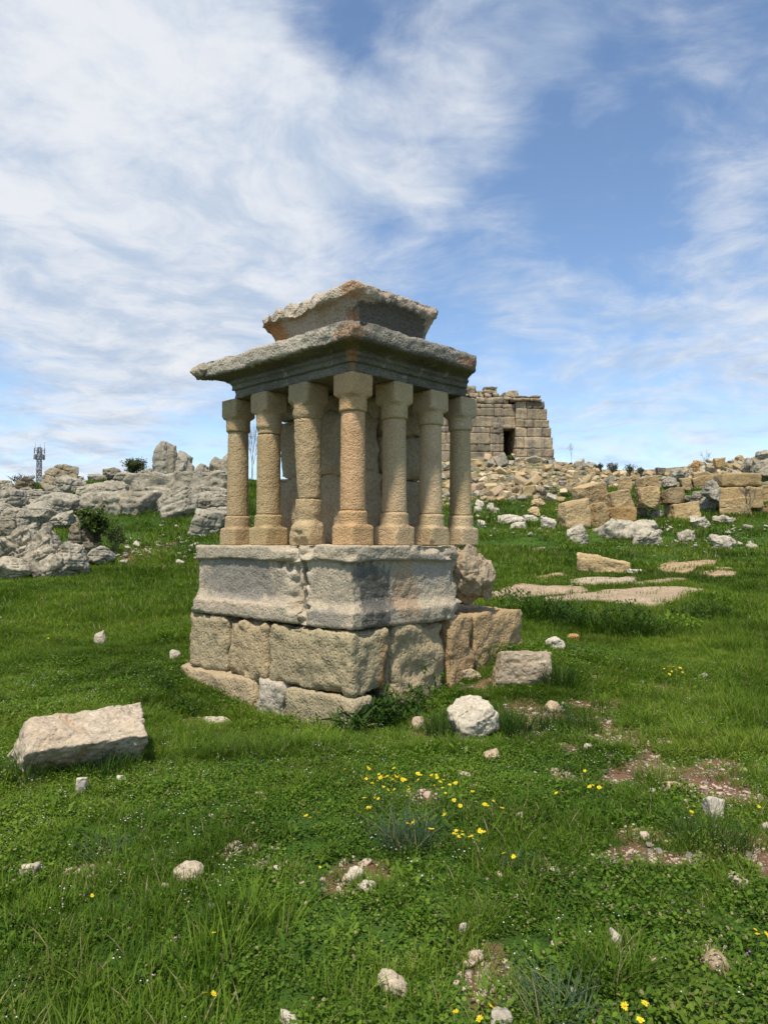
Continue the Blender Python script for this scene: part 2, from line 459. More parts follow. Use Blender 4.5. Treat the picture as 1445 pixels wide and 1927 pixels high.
M_COL = stone_mat("pecked_tan_stone", (.36, .285, .178), (.42, .34, .222), dark=(.20, .165, .105), dark_amt=.30, orange=(.36, .17, .06), orange_amt=.10,
                  pale=(.47, .40, .27), pale_amt=.15, pit=1.3, grain=44, bump=.5)
M_BASE = stone_mat("rough_tan_ashlar", (.34, .28, .185), (.41, .34, .225), dark=(.14, .135, .10), dark_amt=.24, orange=(.37, .20, .075), orange_amt=.16,
                   pale=(.44, .38, .27), pale_amt=.2, pit=1.2, grain=26, bump=.65,
                   stains=[((solve(lambda t: mw(t, -.27, .6), 724, -.5, 3.6), -.30, .48), (.075, .10, .34), (.44, .215, .075), .85), ((.12, -.30, .62), (.2, .1, .22), (.44, .35, .23), .5)])
y_crack = solve(lambda t: mw(-.2, t, 1.2), 569, 0, 2.0)
M_PLINTH = stone_mat("stained_grey_stone", (.455, .38, .27), (.365, .31, .23), dark=(.12, .115, .10), dark_amt=.42, orange=(.36, .20, .10), orange_amt=.22,
                     pale=(.52, .43, .31), pale_amt=.25, pit=1.0, grain=30, bump=.55, streak=.55, fixed=True,
                     stains=[((.08, -.22, 1.20), (.23, .12, .25), (.11, .104, .09), .75), ((.12, -.22, 1.05), (.24, .12, .2), (.11, .104, .09), .7), ((-.02, -.22, 1.3), (.16, .12, .16), (.11, .104, .09), .7), ((.05, -.25, .90), (.22, .14, .08), (.10, .095, .085), .8),
                             ((-.22, 1.5, 1.25), (.12, .75, .25), (.19, .18, .16), .7), ((-.25, .12, .93), (.12, .28, .08), (.19, .18, .16), .65),
                             ((.50, -.22, 1.15), (.20, .12, .32), (.40, .25, .145), .55), ((-.28, 1.6, .97), (.13, .9, .06), (.50, .40, .29), .75),
                             ((-.2, .55, 1.35), (.2, .24, .26), (.53, .45, .34), .7), ((.95, -.22, 1.35), (.35, .12, .2), (.38, .33, .27), .7)])
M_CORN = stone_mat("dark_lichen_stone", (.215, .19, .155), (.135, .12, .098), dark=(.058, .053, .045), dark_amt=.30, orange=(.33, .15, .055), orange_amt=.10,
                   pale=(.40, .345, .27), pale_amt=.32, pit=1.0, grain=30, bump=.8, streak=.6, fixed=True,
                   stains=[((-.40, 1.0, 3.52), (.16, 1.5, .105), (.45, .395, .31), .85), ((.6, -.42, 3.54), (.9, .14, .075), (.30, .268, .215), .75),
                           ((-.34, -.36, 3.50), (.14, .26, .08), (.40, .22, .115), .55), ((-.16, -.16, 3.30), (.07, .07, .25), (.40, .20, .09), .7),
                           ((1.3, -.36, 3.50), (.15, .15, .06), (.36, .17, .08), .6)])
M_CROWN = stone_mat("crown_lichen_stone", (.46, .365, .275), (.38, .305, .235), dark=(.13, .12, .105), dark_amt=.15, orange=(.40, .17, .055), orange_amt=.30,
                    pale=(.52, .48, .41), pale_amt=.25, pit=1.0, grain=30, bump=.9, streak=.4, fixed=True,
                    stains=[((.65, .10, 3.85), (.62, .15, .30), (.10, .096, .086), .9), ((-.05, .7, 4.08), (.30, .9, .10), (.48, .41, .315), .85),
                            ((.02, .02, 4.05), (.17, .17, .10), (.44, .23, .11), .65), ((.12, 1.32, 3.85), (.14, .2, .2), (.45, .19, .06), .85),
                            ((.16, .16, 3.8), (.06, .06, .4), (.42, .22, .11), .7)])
M_CORE = stone_mat("pale_core_stone", (.50, .42, .30), (.42, .355, .255), dark=(.12, .11, .08), dark_amt=.2, orange_amt=.15, pale=(.50, .44, .34), pale_amt=.2, grain=22, bump=.8)
M_LIME = stone_mat("grey_limestone", (.39, .352, .28), (.26, .235, .185), dark=(.09, .082, .066), dark_amt=.58, orange=(.36, .25, .14), orange_amt=.10,
                   pale=(.55, .51, .43), pale_amt=.25, pit=.8, grain=9, bump=1.0, streak=.4, scale=1.0)
M_TAN = stone_mat("tan_building_stone", (.345, .275, .175), (.415, .335, .215), dark=(.13, .12, .09), dark_amt=.22, orange=(.40, .24, .10), orange_amt=.15,
                  pale=(.50, .44, .32), pale_amt=.15, pit=1., grain=13, bump=.9)
M_WHITE = stone_mat("white_limestone", (.56, .50, .41), (.47, .42, .34), dark=(.25, .24, .21), dark_amt=.18, orange=(.52, .34, .19), orange_amt=.2,
                    pale=(.74, .70, .62), pale_amt=.3, pit=.8, grain=20, bump=.9)

mon = empty("column_monument", tuple(MON), ANG)
tag(mon, "small stone altar of seven short columns carrying a moulded cornice on a stepped block base", "monument")

def carve(P, c, R, d, seed=0, amp=.12):
    """knock a bowl-shaped break out of the points"""
    d = np.array(d, float); d /= np.linalg.norm(d)
    c = np.array(c, float); R = np.array(R, float) * np.ones(3)
    q = (P - c) / R; dd = d / R
    rad = 1 + amp * fbm(P * 7, seed, 3)
    A = dd @ dd; B = q @ dd; C = (q * q).sum(1) - rad ** 2
    t = np.where(C < 0, (-B + np.sqrt(np.maximum(B * B - A * C, 0))) / A, 0)
    return P + t[:, None] * d

def sweep(rect, profile, side=(1, 1, 1, 1), res=.03, rnd_pts=True):
    """a moulded block: profile (offset, z) carried round a rectangle; side = how far the moulding projects on x0,x1,y0,y1"""
    x0, x1, y0, y1 = rect
    pts = [profile[0]]
    for a, b in zip(profile[:-1], profile[1:]):
        L = math.hypot(b[0] - a[0], b[1] - a[1]); k = max(1, int(math.ceil(L / (res * .8))))
        for i in range(1, k + 1): pts.append((a[0] + (b[0] - a[0]) * i / k, a[1] + (b[1] - a[1]) * i / k))
    nx = max(2, int((x1 - x0) / res)); ny = max(2, int((y1 - y0) / res))
    s = []
    for i in range(nx): s.append((i / nx, 0))
    for i in range(ny): s.append((1, i / ny))
    for i in range(nx): s.append((1 - i / nx, 1))
    for i in range(ny): s.append((0, 1 - i / ny))
    s = np.array(s); m = len(s); rings = []
    def ring(o, z, k=0.0):
        a0, a1, b0, b1 = x0 - o * side[0], x1 + o * side[1], y0 - o * side[2], y1 + o * side[3]
        xx = a0 + (a1 - a0) * s[:, 0]; yy = b0 + (b1 - b0) * s[:, 1]
        cx, cy = (a0 + a1) / 2, (b0 + b1) / 2
        return np.stack([xx + (cx - xx) * k, yy + (cy - yy) * k, np.full(m, z)], 1)
    for k in (1.0, .7, .4, .2, .08): rings.append(ring(pts[0][0], pts[0][1], k))
    for o, z in pts: rings.append(ring(o, z))
    for k in (.05, .1, .2, .35, .5, .7, 1.0): rings.append(ring(pts[-1][0], pts[-1][1], k))
    V = np.concatenate(rings); R = len(rings)
    i = np.arange(R - 1)[:, None] * m; j = np.arange(m)[None]; j2 = (j + 1) % m
    Q = np.stack([i + j, i + j2, i + m + j2, i + m + j], -1).reshape(-1, 4)
    return V, Q
def roughen(P, big=.012, fb=3.0, small=.005, fs=30, seed=0):
    return P + big * fbm3(P * fb, seed, 4) + small * fbm3(P * fs, seed + 50, 3, .6)

# foundation course ------------------------------------------------------------
ZF = .245
def mon_block(name, x0, x1, y0, y1, z0, z1, mat, seed, color=(1, 1, 1), label=None, **k):
    V, Q = block_np(x0, x1, y0, y1, z0, z1, seed=seed, **k)
    o = link(name, mesh_np(name, V, Q), mat, mon, color=color)
    if label: o['label'] = label
    return o
kb = dict(res=.028, rnd=.035, amp=.016, freq=5, chip=.03, warp=.012, fine=.006)
yl = lambda px, x=-.27: solve(lambda t: mw(x, t, .5), px, -.5, 3.2)
xr = lambda px, y=-.27: solve(lambda t: mw(t, y, .6), px, -.5, 3.6)
yf = lambda px: solve(lambda t: mw(-.30, t, .1), px, -.9, 3.2)
f1, f2, f3, f0 = yf(478), yf(530), solve(lambda t: mw(.0, t, .1), 702, -.9, 2.0), yf(336)
mon_block("foundation_block", -.31, .6, f1, f0, -.25, ZF, M_BASE, 3, (1.05, .98, .9), **kb)
mon_block("foundation_block", -.28, .5, f2 + .01, f1 - .01, -.25, ZF + .015, M_WHITE, 4, (.82, .80, .76), "pale grey irregular foundation stone", **{**kb, 'amp': .035, 'rnd': .06})
mon_block("foundation_block", -.28, .0, f3 - .02, f2 - .01, -.25, ZF - .005, M_BASE, 5, (.98, .97, .9), **kb)
# base course: three blocks on the left face, five along the right
a, b_, c_ = yl(352), yl(424), yl(503)
ZB0, ZB1 = ZF + .005, .83
kb2 = dict(res=.026, rnd=.028, amp=.018, freq=6.5, chip=.05, warp=.014, fine=.007)
xa, xb, xc, xd = xr(736), xr(848), xr(893), xr(985)
mon_block("base_block", -.27, .55, b_ + .012, a, ZB0 - .01, ZB1, M_BASE, 11, (.95, .92, .84), **{**kb2, 'rnd': .06})
mon_block("base_block", -.28, .55, c_ + .012, b_ - .012, ZB0 - .03, ZB1 - .005, M_BASE, 12, (1.0, .93, .82), **{**kb2, 'rnd': .055})
mon_block("base_block", -.27, xa - .02, -.27, c_ - .012, ZB0, ZB1 - .01, M_BASE, 13, (.98, .97, .88), **kb2)
mon_block("base_block", xa + .01, xb - .01, -.23, .5, -.1, ZB1 + .0, M_BASE, 15, (1.02, .98, .88), "lumpy conglomerate base block", **{**kb2, 'amp': .05, 'freq': 3.2, 'rnd': .10})
mon_block("base_block", xb + .005, xc - .008, -.27, .45, 0.0, ZB1 + .03, M_BASE, 16, (1.02, .86, .70), **{**kb2, 'chip': .03, 'warp': .008})
mon_block("base_block", xc + .006, xd, -.27, .62, -.05, ZB1 + .04, M_BASE, 17, (1.02, .86, .69), **{**kb2, 'chip': .03, 'warp': .008})
mon_block("base_fill", .45, 1.9, .4, 2.3, .0, ZB1 - .02, M_BASE, 18, (.9, .88, .8), **{**kb2, 'res': .06})
# plinth: two moulded blocks split by a crack, and a broken block behind them ----
ZP = 1.592
prof = [(.045, ZB1 + .012), (.062, ZB1 + .03), (.062, ZB1 + .155), (.05, ZB1 + .175), (.03, ZB1 + .20), (.008, ZB1 + .235), (0, ZB1 + .26), (0, ZP - .165), (.01, ZP - .150), (.040, ZP - .140), (.042, ZP - .012), (.03, ZP)]
V, Q = sweep((-.2, 1.335, y_crack + .008, 2.33), prof, (1, 0, 0, 1), .026)
V = roughen(V, .012, 2.5, .006, 30, 61)
V = carve(V, (-.40, y_crack + .04, 1.50), (.235, .34, .36), (1, 0, 0), 3, .45)
V = carve(V, (-.395, y_crack + .03, 1.22), (.23, .19, .42), (1, 0, 0), 4, .5)
V = carve(V, (-.30, y_crack + .30, 1.66), (.14, .25, .14), (1, 0, -.3), 5, .4)
V = carve(V, (-.30, 2.42, 1.3), (.2, .13, .6), (.2, -1, 0), 6, .4)
link("plinth_block", mesh_np("plinth_block", V, Q), M_PLINTH, mon)
V, Q = sweep((-.2, 1.335, -.2, y_crack - .008), prof, (1, 0, 1, 0), .026)
V = roughen(V, .012, 2.5, .006, 30, 71)
V = carve(V, (-.40, y_crack - .10, 1.50), (.225, .22, .30), (1, 0, 0), 8, .45)
V = carve(V, (-.41, y_crack + .02, 1.12), (.24, .15, .38), (1, 0, 0), 9, .5)
V = carve(V, (1.42, -.30, 1.25), (.22, .2, .6), (-1, .5, 0), 10, .5)
V = carve(V, (1.08, -.38, 1.60), (.62, .19, .15), (0, 1, -.2), 11, .35)
V = carve(V, (-.27, -.27, 1.62), (.10, .10, .14), (1, 1, -.6), 12, .4)
V = carve(V, (1.3, -.33, .86), (.3, .12, .12), (0, 1, 0), 14, .4)
link("plinth_block", mesh_np("plinth_block", V, Q), M_PLINTH, mon)
# broken block at the right end
V, Q = rock_np((1.12, .80, .76), 241, 'boulder', .026, .075)
V = carve(V, (.52, -.1, .02), (.42, .9, .34), (-1, 0, .5), 13, .2)
pb = link("broken_plinth_block", mesh_np("broken_plinth_block", V, Q), M_CORE, mon, (1.66, .10, ZB1 + .03), (0, 0, .2), (.78, .72, .66))
pb['label'] = "broken rugged plinth stone at the far end"
# core of the little shrine -----------------------------------------------------
for k, (x0, x1, y0, y1, z0, z1, s) in enumerate([(.36, .875, .44, 1.66, ZP - .01, 2.36, 1), (.37, .87, .46, 1.65, 2.33, 3.0, 2), (.88, 1.53, .40, 1.2, ZP - .01, 2.30, 3),
                                                 (.875, 1.53, .42, 1.15, 2.30, 2.78, 4), (.875, 1.52, .42, 1.15, 2.775, 3.22, 5), (.38, .87, .48, 1.62, 2.995, 3.22, 6)]):
    mon_block("core_block", x0, x1, y0, y1, z0, z1, M_CORE, 80 + s, (.98, .93, .86), res=.04, rnd=.03, amp=.04, freq=3.5, chip=.05, warp=.02)

# columns -----------------------------------------------------------------------
ZC1 = 3.205
def lathe(prof, na=64, seed=0, amp=.004):
    """prof: (z, radius, squareness exponent, dx, dy)"""
    pts = []
    for a, b in zip(prof[:-1], prof[1:]):
        L = math.hypot(b[0] - a[0], b[1] - a[1]); k = max(1, int(math.ceil(L / .018)))
        for i in range(k): pts.append([a[q] + (b[q] - a[q]) * i / k for q in range(5)])
    pts.append(list(prof[-1]))
    th = np.arange(na) / na * 2 * np.pi
    V = [np.array([[pts[0][3], pts[0][4], pts[0][0]]])]
    for (z, r, n, dx, dy) in pts:
        rr = r / (np.abs(np.cos(th)) ** n + np.abs(np.sin(th)) ** n) ** (1 / n)
        V.append(np.stack([rr * np.cos(th) + dx, rr * np.sin(th) + dy, np.full(na, z)], 1))
    V.append(np.array([[pts[-1][3], pts[-1][4], pts[-1][0]]]))
    V = np.concatenate(V); R = len(pts)
    i = 1 + np.arange(R - 1)[:, None] * na; j = np.arange(na)[None]; j2 = (j + 1) % na
    Q = np.stack([i + j, i + j2, i + na + j2, i + na + j], -1).reshape(-1, 4)
    j = np.arange(na); T1 = np.stack([np.zeros(na, int), 1 + (j + 1) % na, 1 + j], 1)
    last = len(V) - 1; T2 = np.stack([np.full(na, last), 1 + (R - 1) * na + j, 1 + (R - 1) * na + (j + 1) % na], 1)
    V = V + amp * .6 * fbm3((V + seed * 2.3) * 6, seed, 3) + amp * .7 * fbm3((V + seed) * 45, seed + 5, 2)
    return V, Q, np.concatenate([T1, T2])
H = ZC1 - ZP
def column(px, left, color, seed, lab, broken=None, sq=1.0):
    if px is None: x, y = 0., 0.
    elif left: x, y = 0., solve(lambda t: mw(0, t, 2.3), px, 0, 2.6)
    else: x, y = solve(lambda t: mw(t, 0, 2.3), px, 0, 2.6), 0.
    c = empty("column"); c.parent = mon; c.location = (x, y, ZP); c.rotation_euler = (0, 0, (random.random() - .5) * .08)
    c['label'] = lab
    hb, hd, hc, hn = .185, .325, H - .205, H - .355
    rb, rd, rs, rn, ra = .146 * sq, .139 * sq, .116 * sq, .131 * sq, .139 * sq
    e = 11; o = 2.05
    dx = dy = 0.0
    if broken == 'bulge':
        base = [(0, rb * .92, 6, 0, 0), (.10, rb * .98, 4, 0, 0), (.19, rd * .98, 3, .0, 0), (.25, rd * .80, o, .01, 0), (.33, rd * .9, o, .012, 0), (.46, rd * .86, o, .012, 0)]
        shaft = [(.468, rs * .90, o, .012, -.012), (.70, rs * 1.0, o, .004, -.008), (hn - .2, rs * 1.1, o, 0, 0), (hn, rs * 1.12, o, 0, 0)]
        cap = [(hn, rn * .98, o, 0, 0), (hn + .05, rn * 1.06, 2.5, 0, 0), (hc - .02, rn * 1.08, 2.6, 0, 0), (hc, ra * .98, 6, 0, 0), (hc + .03, ra * 1.04, e, 0, 0), (H, ra * 1.02, e, 0, 0)]
    else:
        base = [(0, rb, e, 0, 0), (hb - .012, rb, e, 0, 0), (hb, rb * .98, e * .7, 0, 0), (hb + .016, rd, o, 0, 0), (hd - .012, rd * .98, o, 0, 0), (hd, rs * 1.04, o, 0, 0)]
        shaft = [(hd, rs * 1.03, o, 0, 0), (hn - .3, rs * .99, o, 0, 0), (hn, rs * .96, o, 0, 0)]
        cap = [(hn, rs * 1.02, o, 0, 0), (hn + .012, rn, o, 0, 0), (hc - .015, rn * 1.0, o, 0, 0), (hc, ra * .97, 5, 0, 0), (hc + .02, ra, e, 0, 0), (H - .012, ra, e, 0, 0), (H, ra * .98, e, 0, 0)]
        if broken == 'crack':
            shaft = [(hd, rs * 1.03, o, 0, 0), (hn - .09, rs * 1.0, o, 0, 0)]
            cap = [(hn - .078, rs * 1.0, o, .006, 0), (hn - .04, rn * .9, o, .006, 0), (hn - .0, rn * 1.0, o, 0, 0), (hn + .05, rn * .97, o, 0, 0)] + cap[2:]
    for nm, pr, s in (("base", base, 1), ("shaft", shaft, 2), ("capital", cap, 3)):
        V, Q, Tt = lathe(pr, 72, seed * 10 + s, .006 if broken == 'bulge' else .003)
        if broken == 'bulge' and nm == 'base':
            V = carve(V, (-.20, -.06, .03), (.12, .16, .14), (1, 0, .2), 5, .3); V = carve(V, (.16, -.18, .10), (.12, .10, .12), (-.5, 1, 0), 6, .3)
        rc = np.random.default_rng(seed * 7 + s)
        for _ in range(5 if nm != 'shaft' else 7):
            a_ = rc.uniform(0, 6.283); w_ = rc.uniform(.018, .05); zz = rc.choice([0, H - .0, hb, hc, rc.uniform(0, H)]) if nm != 'shaft' else rc.uniform(hd, hn)
            rr_ = (.20 if nm != 'shaft' and rc.random() < .6 else .142) + w_ * .45
            if nm != 'shaft': a_ = round(a_ / (math.pi / 2) - .5) * math.pi / 2 + math.pi / 4 + rc.normal(0, .12)
            V = carve(V, (rr_ * math.cos(a_), rr_ * math.sin(a_), zz), (w_, w_, w_ * 1.5), (-math.cos(a_), -math.sin(a_), 0), seed + 70, .35)
        cc = np.array(color) * rc.uniform(.93, 1.07) * np.array([1, rc.uniform(.97, 1.02), rc.uniform(.94, 1.04)])
        link(nm, mesh_np(nm, V, Q, Tt), M_COL, c, color=tuple(cc))
    return c
column(448, True, (1.05, .96, .84), 1, "leftmost tan column")
column(506, True, (1.12, 1.02, .88), 2, "tan column cracked just below its capital", 'crack', 1.06)
column(580, True, (1.06, .98, .86), 3, "worn column broken through above its bulging base", 'bulge', 1.06)
column(None, True, (1.32, 1.06, .84), 4, "orange tinged corner column nearest the viewer", None, 1.0)
column(742, False, (1.30, 1.19, 1.06), 5, "pale column right of the corner column", None, 1.02)
column(810, False, (1.28, 1.22, 1.13), 6, "greenish grey column, second right of the corner", None, 1.02)
column(866, False, (1.24, 1.19, 1.11), 7, "greenish grey column at the right end", None, 1.0)

# entablature with cornice --------------------------------------------------------
ent = [(-.02, ZC1), (0, ZC1 + .004), (0, ZC1 + .088), (.026, ZC1 + .092), (.028, ZC1 + .138), (.040, ZC1 + .144), (.056, ZC1 + .152), (.062, ZC1 + .166), (.056, ZC1 + .178), (.040, ZC1 + .182), (.046, ZC1 + .196), (.09, ZC1 + .208),
       (.15, ZC1 + .215), (.195, ZC1 + .220), (.225, ZC1 + .228), (.238, ZC1 + .245), (.246, ZC1 + .365), (.232, ZC1 + .392), (.14, ZC1 + .408), (.0, ZC1 + .42), (-.15, ZC1 + .43)]
V, Q = sweep((-.13, 1.575, -.13, 1.76), ent, (1, -.55, 1, 1), .024)
up = np.clip((V[:, 2] - (ZC1 + .21)) / .05, 0, 1)[:, None]
V = V + (.004 + .007 * up) * fbm3(V * np.array([3.2, 3.2, 3.2]), 91, 4) + (.002 + .006 * up) * fbm3(V * 13, 95, 3) + .003 * fbm3(V * 34, 97, 2)
rc = np.random.default_rng(8)
for _ in range(26):                                     # chips knocked off the cornice edge
    s_ = rc.uniform(-.3, 1.9); w_ = rc.uniform(.035, .085)
    if rc.random() < .5: c_0, d_0 = (-.385 - w_ * .45, s_, ZC1 + rc.choice([.25, .40, .41])), (1, 0, 0)
    else: c_0, d_0 = (min(s_, 1.4), -.385 - w_ * .45, ZC1 + rc.choice([.25, .40, .41])), (0, 1, 0)
    V = carve(V, c_0, (w_ * (1 if d_0[0] else 1.7), w_ * (1 if d_0[1] else 1.7), w_), d_0, int(s_ * 50) + 60, .35)
V = carve(V, (1.60, -.42, 3.50), (.16, .2, .22), (-1, .3, 0), 21, .35)
V = carve(V, (-.2, 2.22, 3.32), (.34, .30, .16), (0, -1, .2), 22, .3)
V = carve(V, (-.28, 1.85, 3.16), (.3, .16, .18), (.2, -1, .4), 23, .3)
V = carve(V, (-.42, -.42, 3.66), (.2, .2, .12), (.4, .4, -1), 24, .3)
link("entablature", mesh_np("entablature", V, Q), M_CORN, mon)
V, Q = rock_np((.34, .34, .17), 77, 'boulder', .022, .10)
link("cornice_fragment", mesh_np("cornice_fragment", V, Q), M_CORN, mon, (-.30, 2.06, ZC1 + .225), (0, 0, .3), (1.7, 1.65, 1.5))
# crown block -----------------------------------------------------------------------
Z0 = ZC1 + .40
crown = [(-.01, Z0), (0, Z0 + .02), (0, Z0 + .12), (.018, Z0 + .22), (.045, Z0 + .30), (.08, Z0 + .365), (.112, Z0 + .40), (.125, Z0 + .408), (.135, Z0 + .42), (.142, Z0 + .52), (.125, Z0 + .538), (.05, Z0 + .54)]
V, Q = sweep((.14, 1.185, .14, 1.35), crown, (1, .38, 1, 1), .024)
up = np.clip((V[:, 2] - (Z0 + .36)) / .1, 0, 1)[:, None]
V = V + .008 * fbm3(V * 4, 101, 4) + (.003 + .006 * up) * fbm3(V * 14, 105, 3) + .005 * fbm3(V * 34, 107, 2)
lf = np.clip((.55 - V[:, 0]) / .4, 0, 1) * np.clip((V[:, 1] - .10) / .3, 0, 1)         # the broken left side of the rim
V = V + (up[:, 0] * lf)[:, None] * (.045 * fbm3(V * 6, 111, 4) + .03 * ridge(V * 9, 113, 3)[:, None] * np.array([0, 0, 1]))
rc = np.random.default_rng(9)
for _ in range(12):
    s_ = rc.uniform(.1, 1.2); w_ = rc.uniform(.03, .06)
    V = carve(V, (s_, .0 - w_ * .4, Z0 + rc.choice([.40, .53])), (w_ * 1.8, w_, w_), (0, 1, 0), int(s_ * 50) + 90, .35)
V[:, 2] -= up[:, 0] * lf * (.04 + .05 * np.clip(fbm(V * 3, 115, 3), 0, 1) + .05 * np.clip(V[:, 1] - .3, 0, 1))
V = carve(V, (-.10, .62, 4.17), (.17, .22, .12), (.6, 0, -1), 31, .3)
V = carve(V, (-.10, 1.0, 4.15), (.15, .18, .11), (.6, 0, -1), 32, .3)
V = carve(V, (.05, .30, 4.22), (.16, .14, .10), (.4, 0, -1), 33, .3)
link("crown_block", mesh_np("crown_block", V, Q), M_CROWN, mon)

# ------------------------------------------------------------------ the ruined tower on the rubble slope
M_TOWER = stone_mat("weathered_tower_stone", (.34, .265, .17), (.25, .21, .15), dark=(.10, .098, .092), dark_amt=.62, orange=(.33, .20, .09), orange_amt=.2,
                    pale=(.40, .34, .25), pale_amt=.2, pit=1., grain=6, bump=1.0, streak=1.1, fixed=True, scale=.55, streak_s=(4.5, 4.5, .35))
TY = 52.0
tl = at(806, 862, TY); TZ = tl[2] - .35
PXM = TY / F_PX
TROT = math.radians(5)
tower = empty("ruined_tower", (tl[0], TY, TZ), TROT)
tag(tower, "ruined stone block tower with a dark doorway above the rubble slope", "tower")
def tx(px): return (px - 806) * PXM
def tz(py): return (862 - py) * PXM + .35
rt = np.random.default_rng(5)
def edge_r(z):                                            # the broken right side steps inwards towards the top
    pts = [(tz(862), tx(1049)), (tz(838), tx(1045)), (tz(818), tx(1043)), (tz(800), tx(1040)), (tz(775), tx(1034)), (tz(758), tx(1029)), (tz(738), tx(1024))]
    return np.interp(z, [p[0] for p in pts], [p[1] for p in pts])
XP, D0, D1 = tx(974), tx(951), tx(974)                    # pier edge, doorway
DTOP = tz(804)
TONES = {}
def toned(acc, name):
    me = acc.mesh(name); a = me.attributes.new('tone', 'FLOAT_VECTOR', 'POINT'); a.data.foreach_set('vector', np.concatenate(TONES[id(acc)]).astype(np.float32).ravel()); return me
def courses(acc, x0, x1, z0, z1, ch, front, thick, skip=None, ragged=None, w=(.7, 2.0)):
    z = z0; k = 0
    while z < z1 - .1:
        h = ch * rt.choice([.72, .9, 1.0, 1.1, 1.3]); h = min(h, z1 - z) if z1 - z - h > .2 else z1 - z
        x = x0; xe = x1(z + h * .5) if callable(x1) else x1
        first = True
        while x < xe - .12:
            bw = rt.uniform(*w) * (rt.uniform(.5, 1) if first else 1); first = False
            if xe - x - bw < .3: bw = xe - x
            bx0, bx1 = x, x + bw
            segs = [(bx0, bx1)]
            if skip and z < skip[2] - .05 and z + h > skip[3]:
                segs = []
                if bx0 < skip[0]: segs.append((bx0, min(bx1, skip[0])))
                if bx1 > skip[1]: segs.append((max(bx0, skip[1]), bx1))
            for (s0, s1) in segs:
                if s1 - s0 < .08: continue
                if ragged and ragged(s0, s1, z, h): continue
                f = front + rt.uniform(-.015, .02)
                V, Q = block_np(s0 + .002, s1 - .002, f, thick, z + .001, z + h - .001, res=.11, rnd=.010, amp=.025, freq=2.6, chip=.018, fine=.012, seed=int(rt.integers(900)))
                acc.add(V, Q); tn = rt.normal(0, .16); TONES.setdefault(id(acc), []).append(np.repeat([[tn, tn * .95 - .02, tn * .9 - .04]], len(V), 0))
            x += bw
        z += h; k += 1
TOPL = tz(757)
A1 = Acc()
courses(A1, tx(800), XP, -.6, TOPL, .60, 0.0, 1.7, skip=(D0, D1 - .0, DTOP, -.3))
link("wall", toned(A1, "wall"), M_TOWER, tower)
A2 = Acc()
courses(A2, XP, edge_r, -.6, tz(752), .62, -.22, 1.9)
p2 = link("pier_wall", toned(A2, "pier_wall"), M_TOWER, tower); p2['label'] = "paler right-hand wall with a stepped broken edge"
A3 = Acc()
for (q0, q1, z0, z1, f) in [(D0 - .1, D1 + .0, DTOP, DTOP + .28, -.05), (D0 - .75, D0 - .12, DTOP + .0, DTOP + .42, -.04)]:
    V, Q = block_np(q0, q1, f, 1.2, z0, z1, res=.09, rnd=.05, amp=.03, freq=2.4, chip=.06, seed=int(q0 * 10)); A3.add(V, Q)
link("door_lintel", A3.mesh("door_lintel"), M_TOWER, tower)
A4 = Acc()                                                # passage behind the doorway
for (x0, x1, y0, y1, z0, z1) in [(D0 - .9, D0 - .0, 1.6, 4.2, -.3, DTOP + .2), (D1, D1 + .9, 1.8, 4.2, -.3, DTOP + .2), (D0 - .9, D1 + .9, 4.2, 4.8, -.3, DTOP + .2), (D0 - .9, D1 + .9, 1.3, 4.8, DTOP + .2, DTOP + .7), (D0 - .9, D1 + .9, .3, 4.8, -.8, -.28)]:
    V, Q = block_np(x0, x1, y0, y1, z0, z1, res=.3, seed=3); A4.add(V, Q)
link("door_passage", A4.mesh("door_passage"), M_TOWER, tower)
A5 = Acc(); zt = tz(757)                                  # broken cornice band over the right wall
x = tx(965)
while x < tx(1022):
    w_ = rt.uniform(.7, 1.4); w_ = min(w_, tx(1023) - x)
    V, Q = block_np(x, x + w_ - .01, -.42 + rt.uniform(-.05, .05), 1.6, tz(752) + .0, tz(752) + .22 + rt.uniform(-.02, .03), res=.08, rnd=.06, amp=.04, freq=3, chip=.1, seed=int(x * 20)); A5.add(V, Q)
    V, Q = block_np(x, x + w_ - .02, -.30 + rt.uniform(-.05, .05), 1.6, tz(752) + .24, tz(752) + .24 + rt.uniform(.16, .3), res=.09, rnd=.07, amp=.05, freq=3, chip=.1, seed=int(x * 23)); A5.add(V, Q)
    x += w_
link("cornice", A5.mesh("cornice"), M_TOWER, tower)
A6 = Acc()                                                # the small-stone courses and loose blocks along the top
for (px0, px1, py0, py1, f) in [(796, 850, 757, 744, .1), (850, 898, 757, 746, .06), (898, 951, 757, 744, .0), (951, 962, 757, 741, .1), (796, 840, 746, 733, .2), (842, 862, 745, 735, .2), (864, 885, 744, 736, .15),
                                (886, 905, 745, 735, .2), (907, 915, 743, 735, .3), (917, 930, 744, 735, .2), (932, 947, 744, 733, .25), (953, 972, 742, 732, .2), (954, 980, 748, 742, -.05),
                                (883, 900, 736, 720, .4), (900, 914, 735, 727, .5), (914, 943, 735, 726, .45), (815, 880, 735, 722, .5), (964, 983, 738, 728, .3)]:
    V, Q = block_np(tx(px0) + .01, tx(px1) - .01, f, 1.5 + f, tz(py0) + .005, tz(py1), res=.09, rnd=.08, amp=.06, freq=2.6, chip=.12, seed=px0); A6.add(V, Q)
link("ragged_top_courses", A6.mesh("ragged_top_courses"), M_TOWER, tower)
for (px0, px1, py0, py1, d) in [(914, 943, 726, 720, .5), (962, 983, 741, 728, .2)]:
    V, Q = rock_np(((px1 - px0) * PXM, .9, (py0 - py1) * PXM + .08), px0, 'block', .07, .05)
    link("parapet_stone", mesh_np("parapet_stone", V, Q), M_TOWER, tower, ((tx(px0) + tx(px1)) / 2, d + .35, tz(py0) - .05))

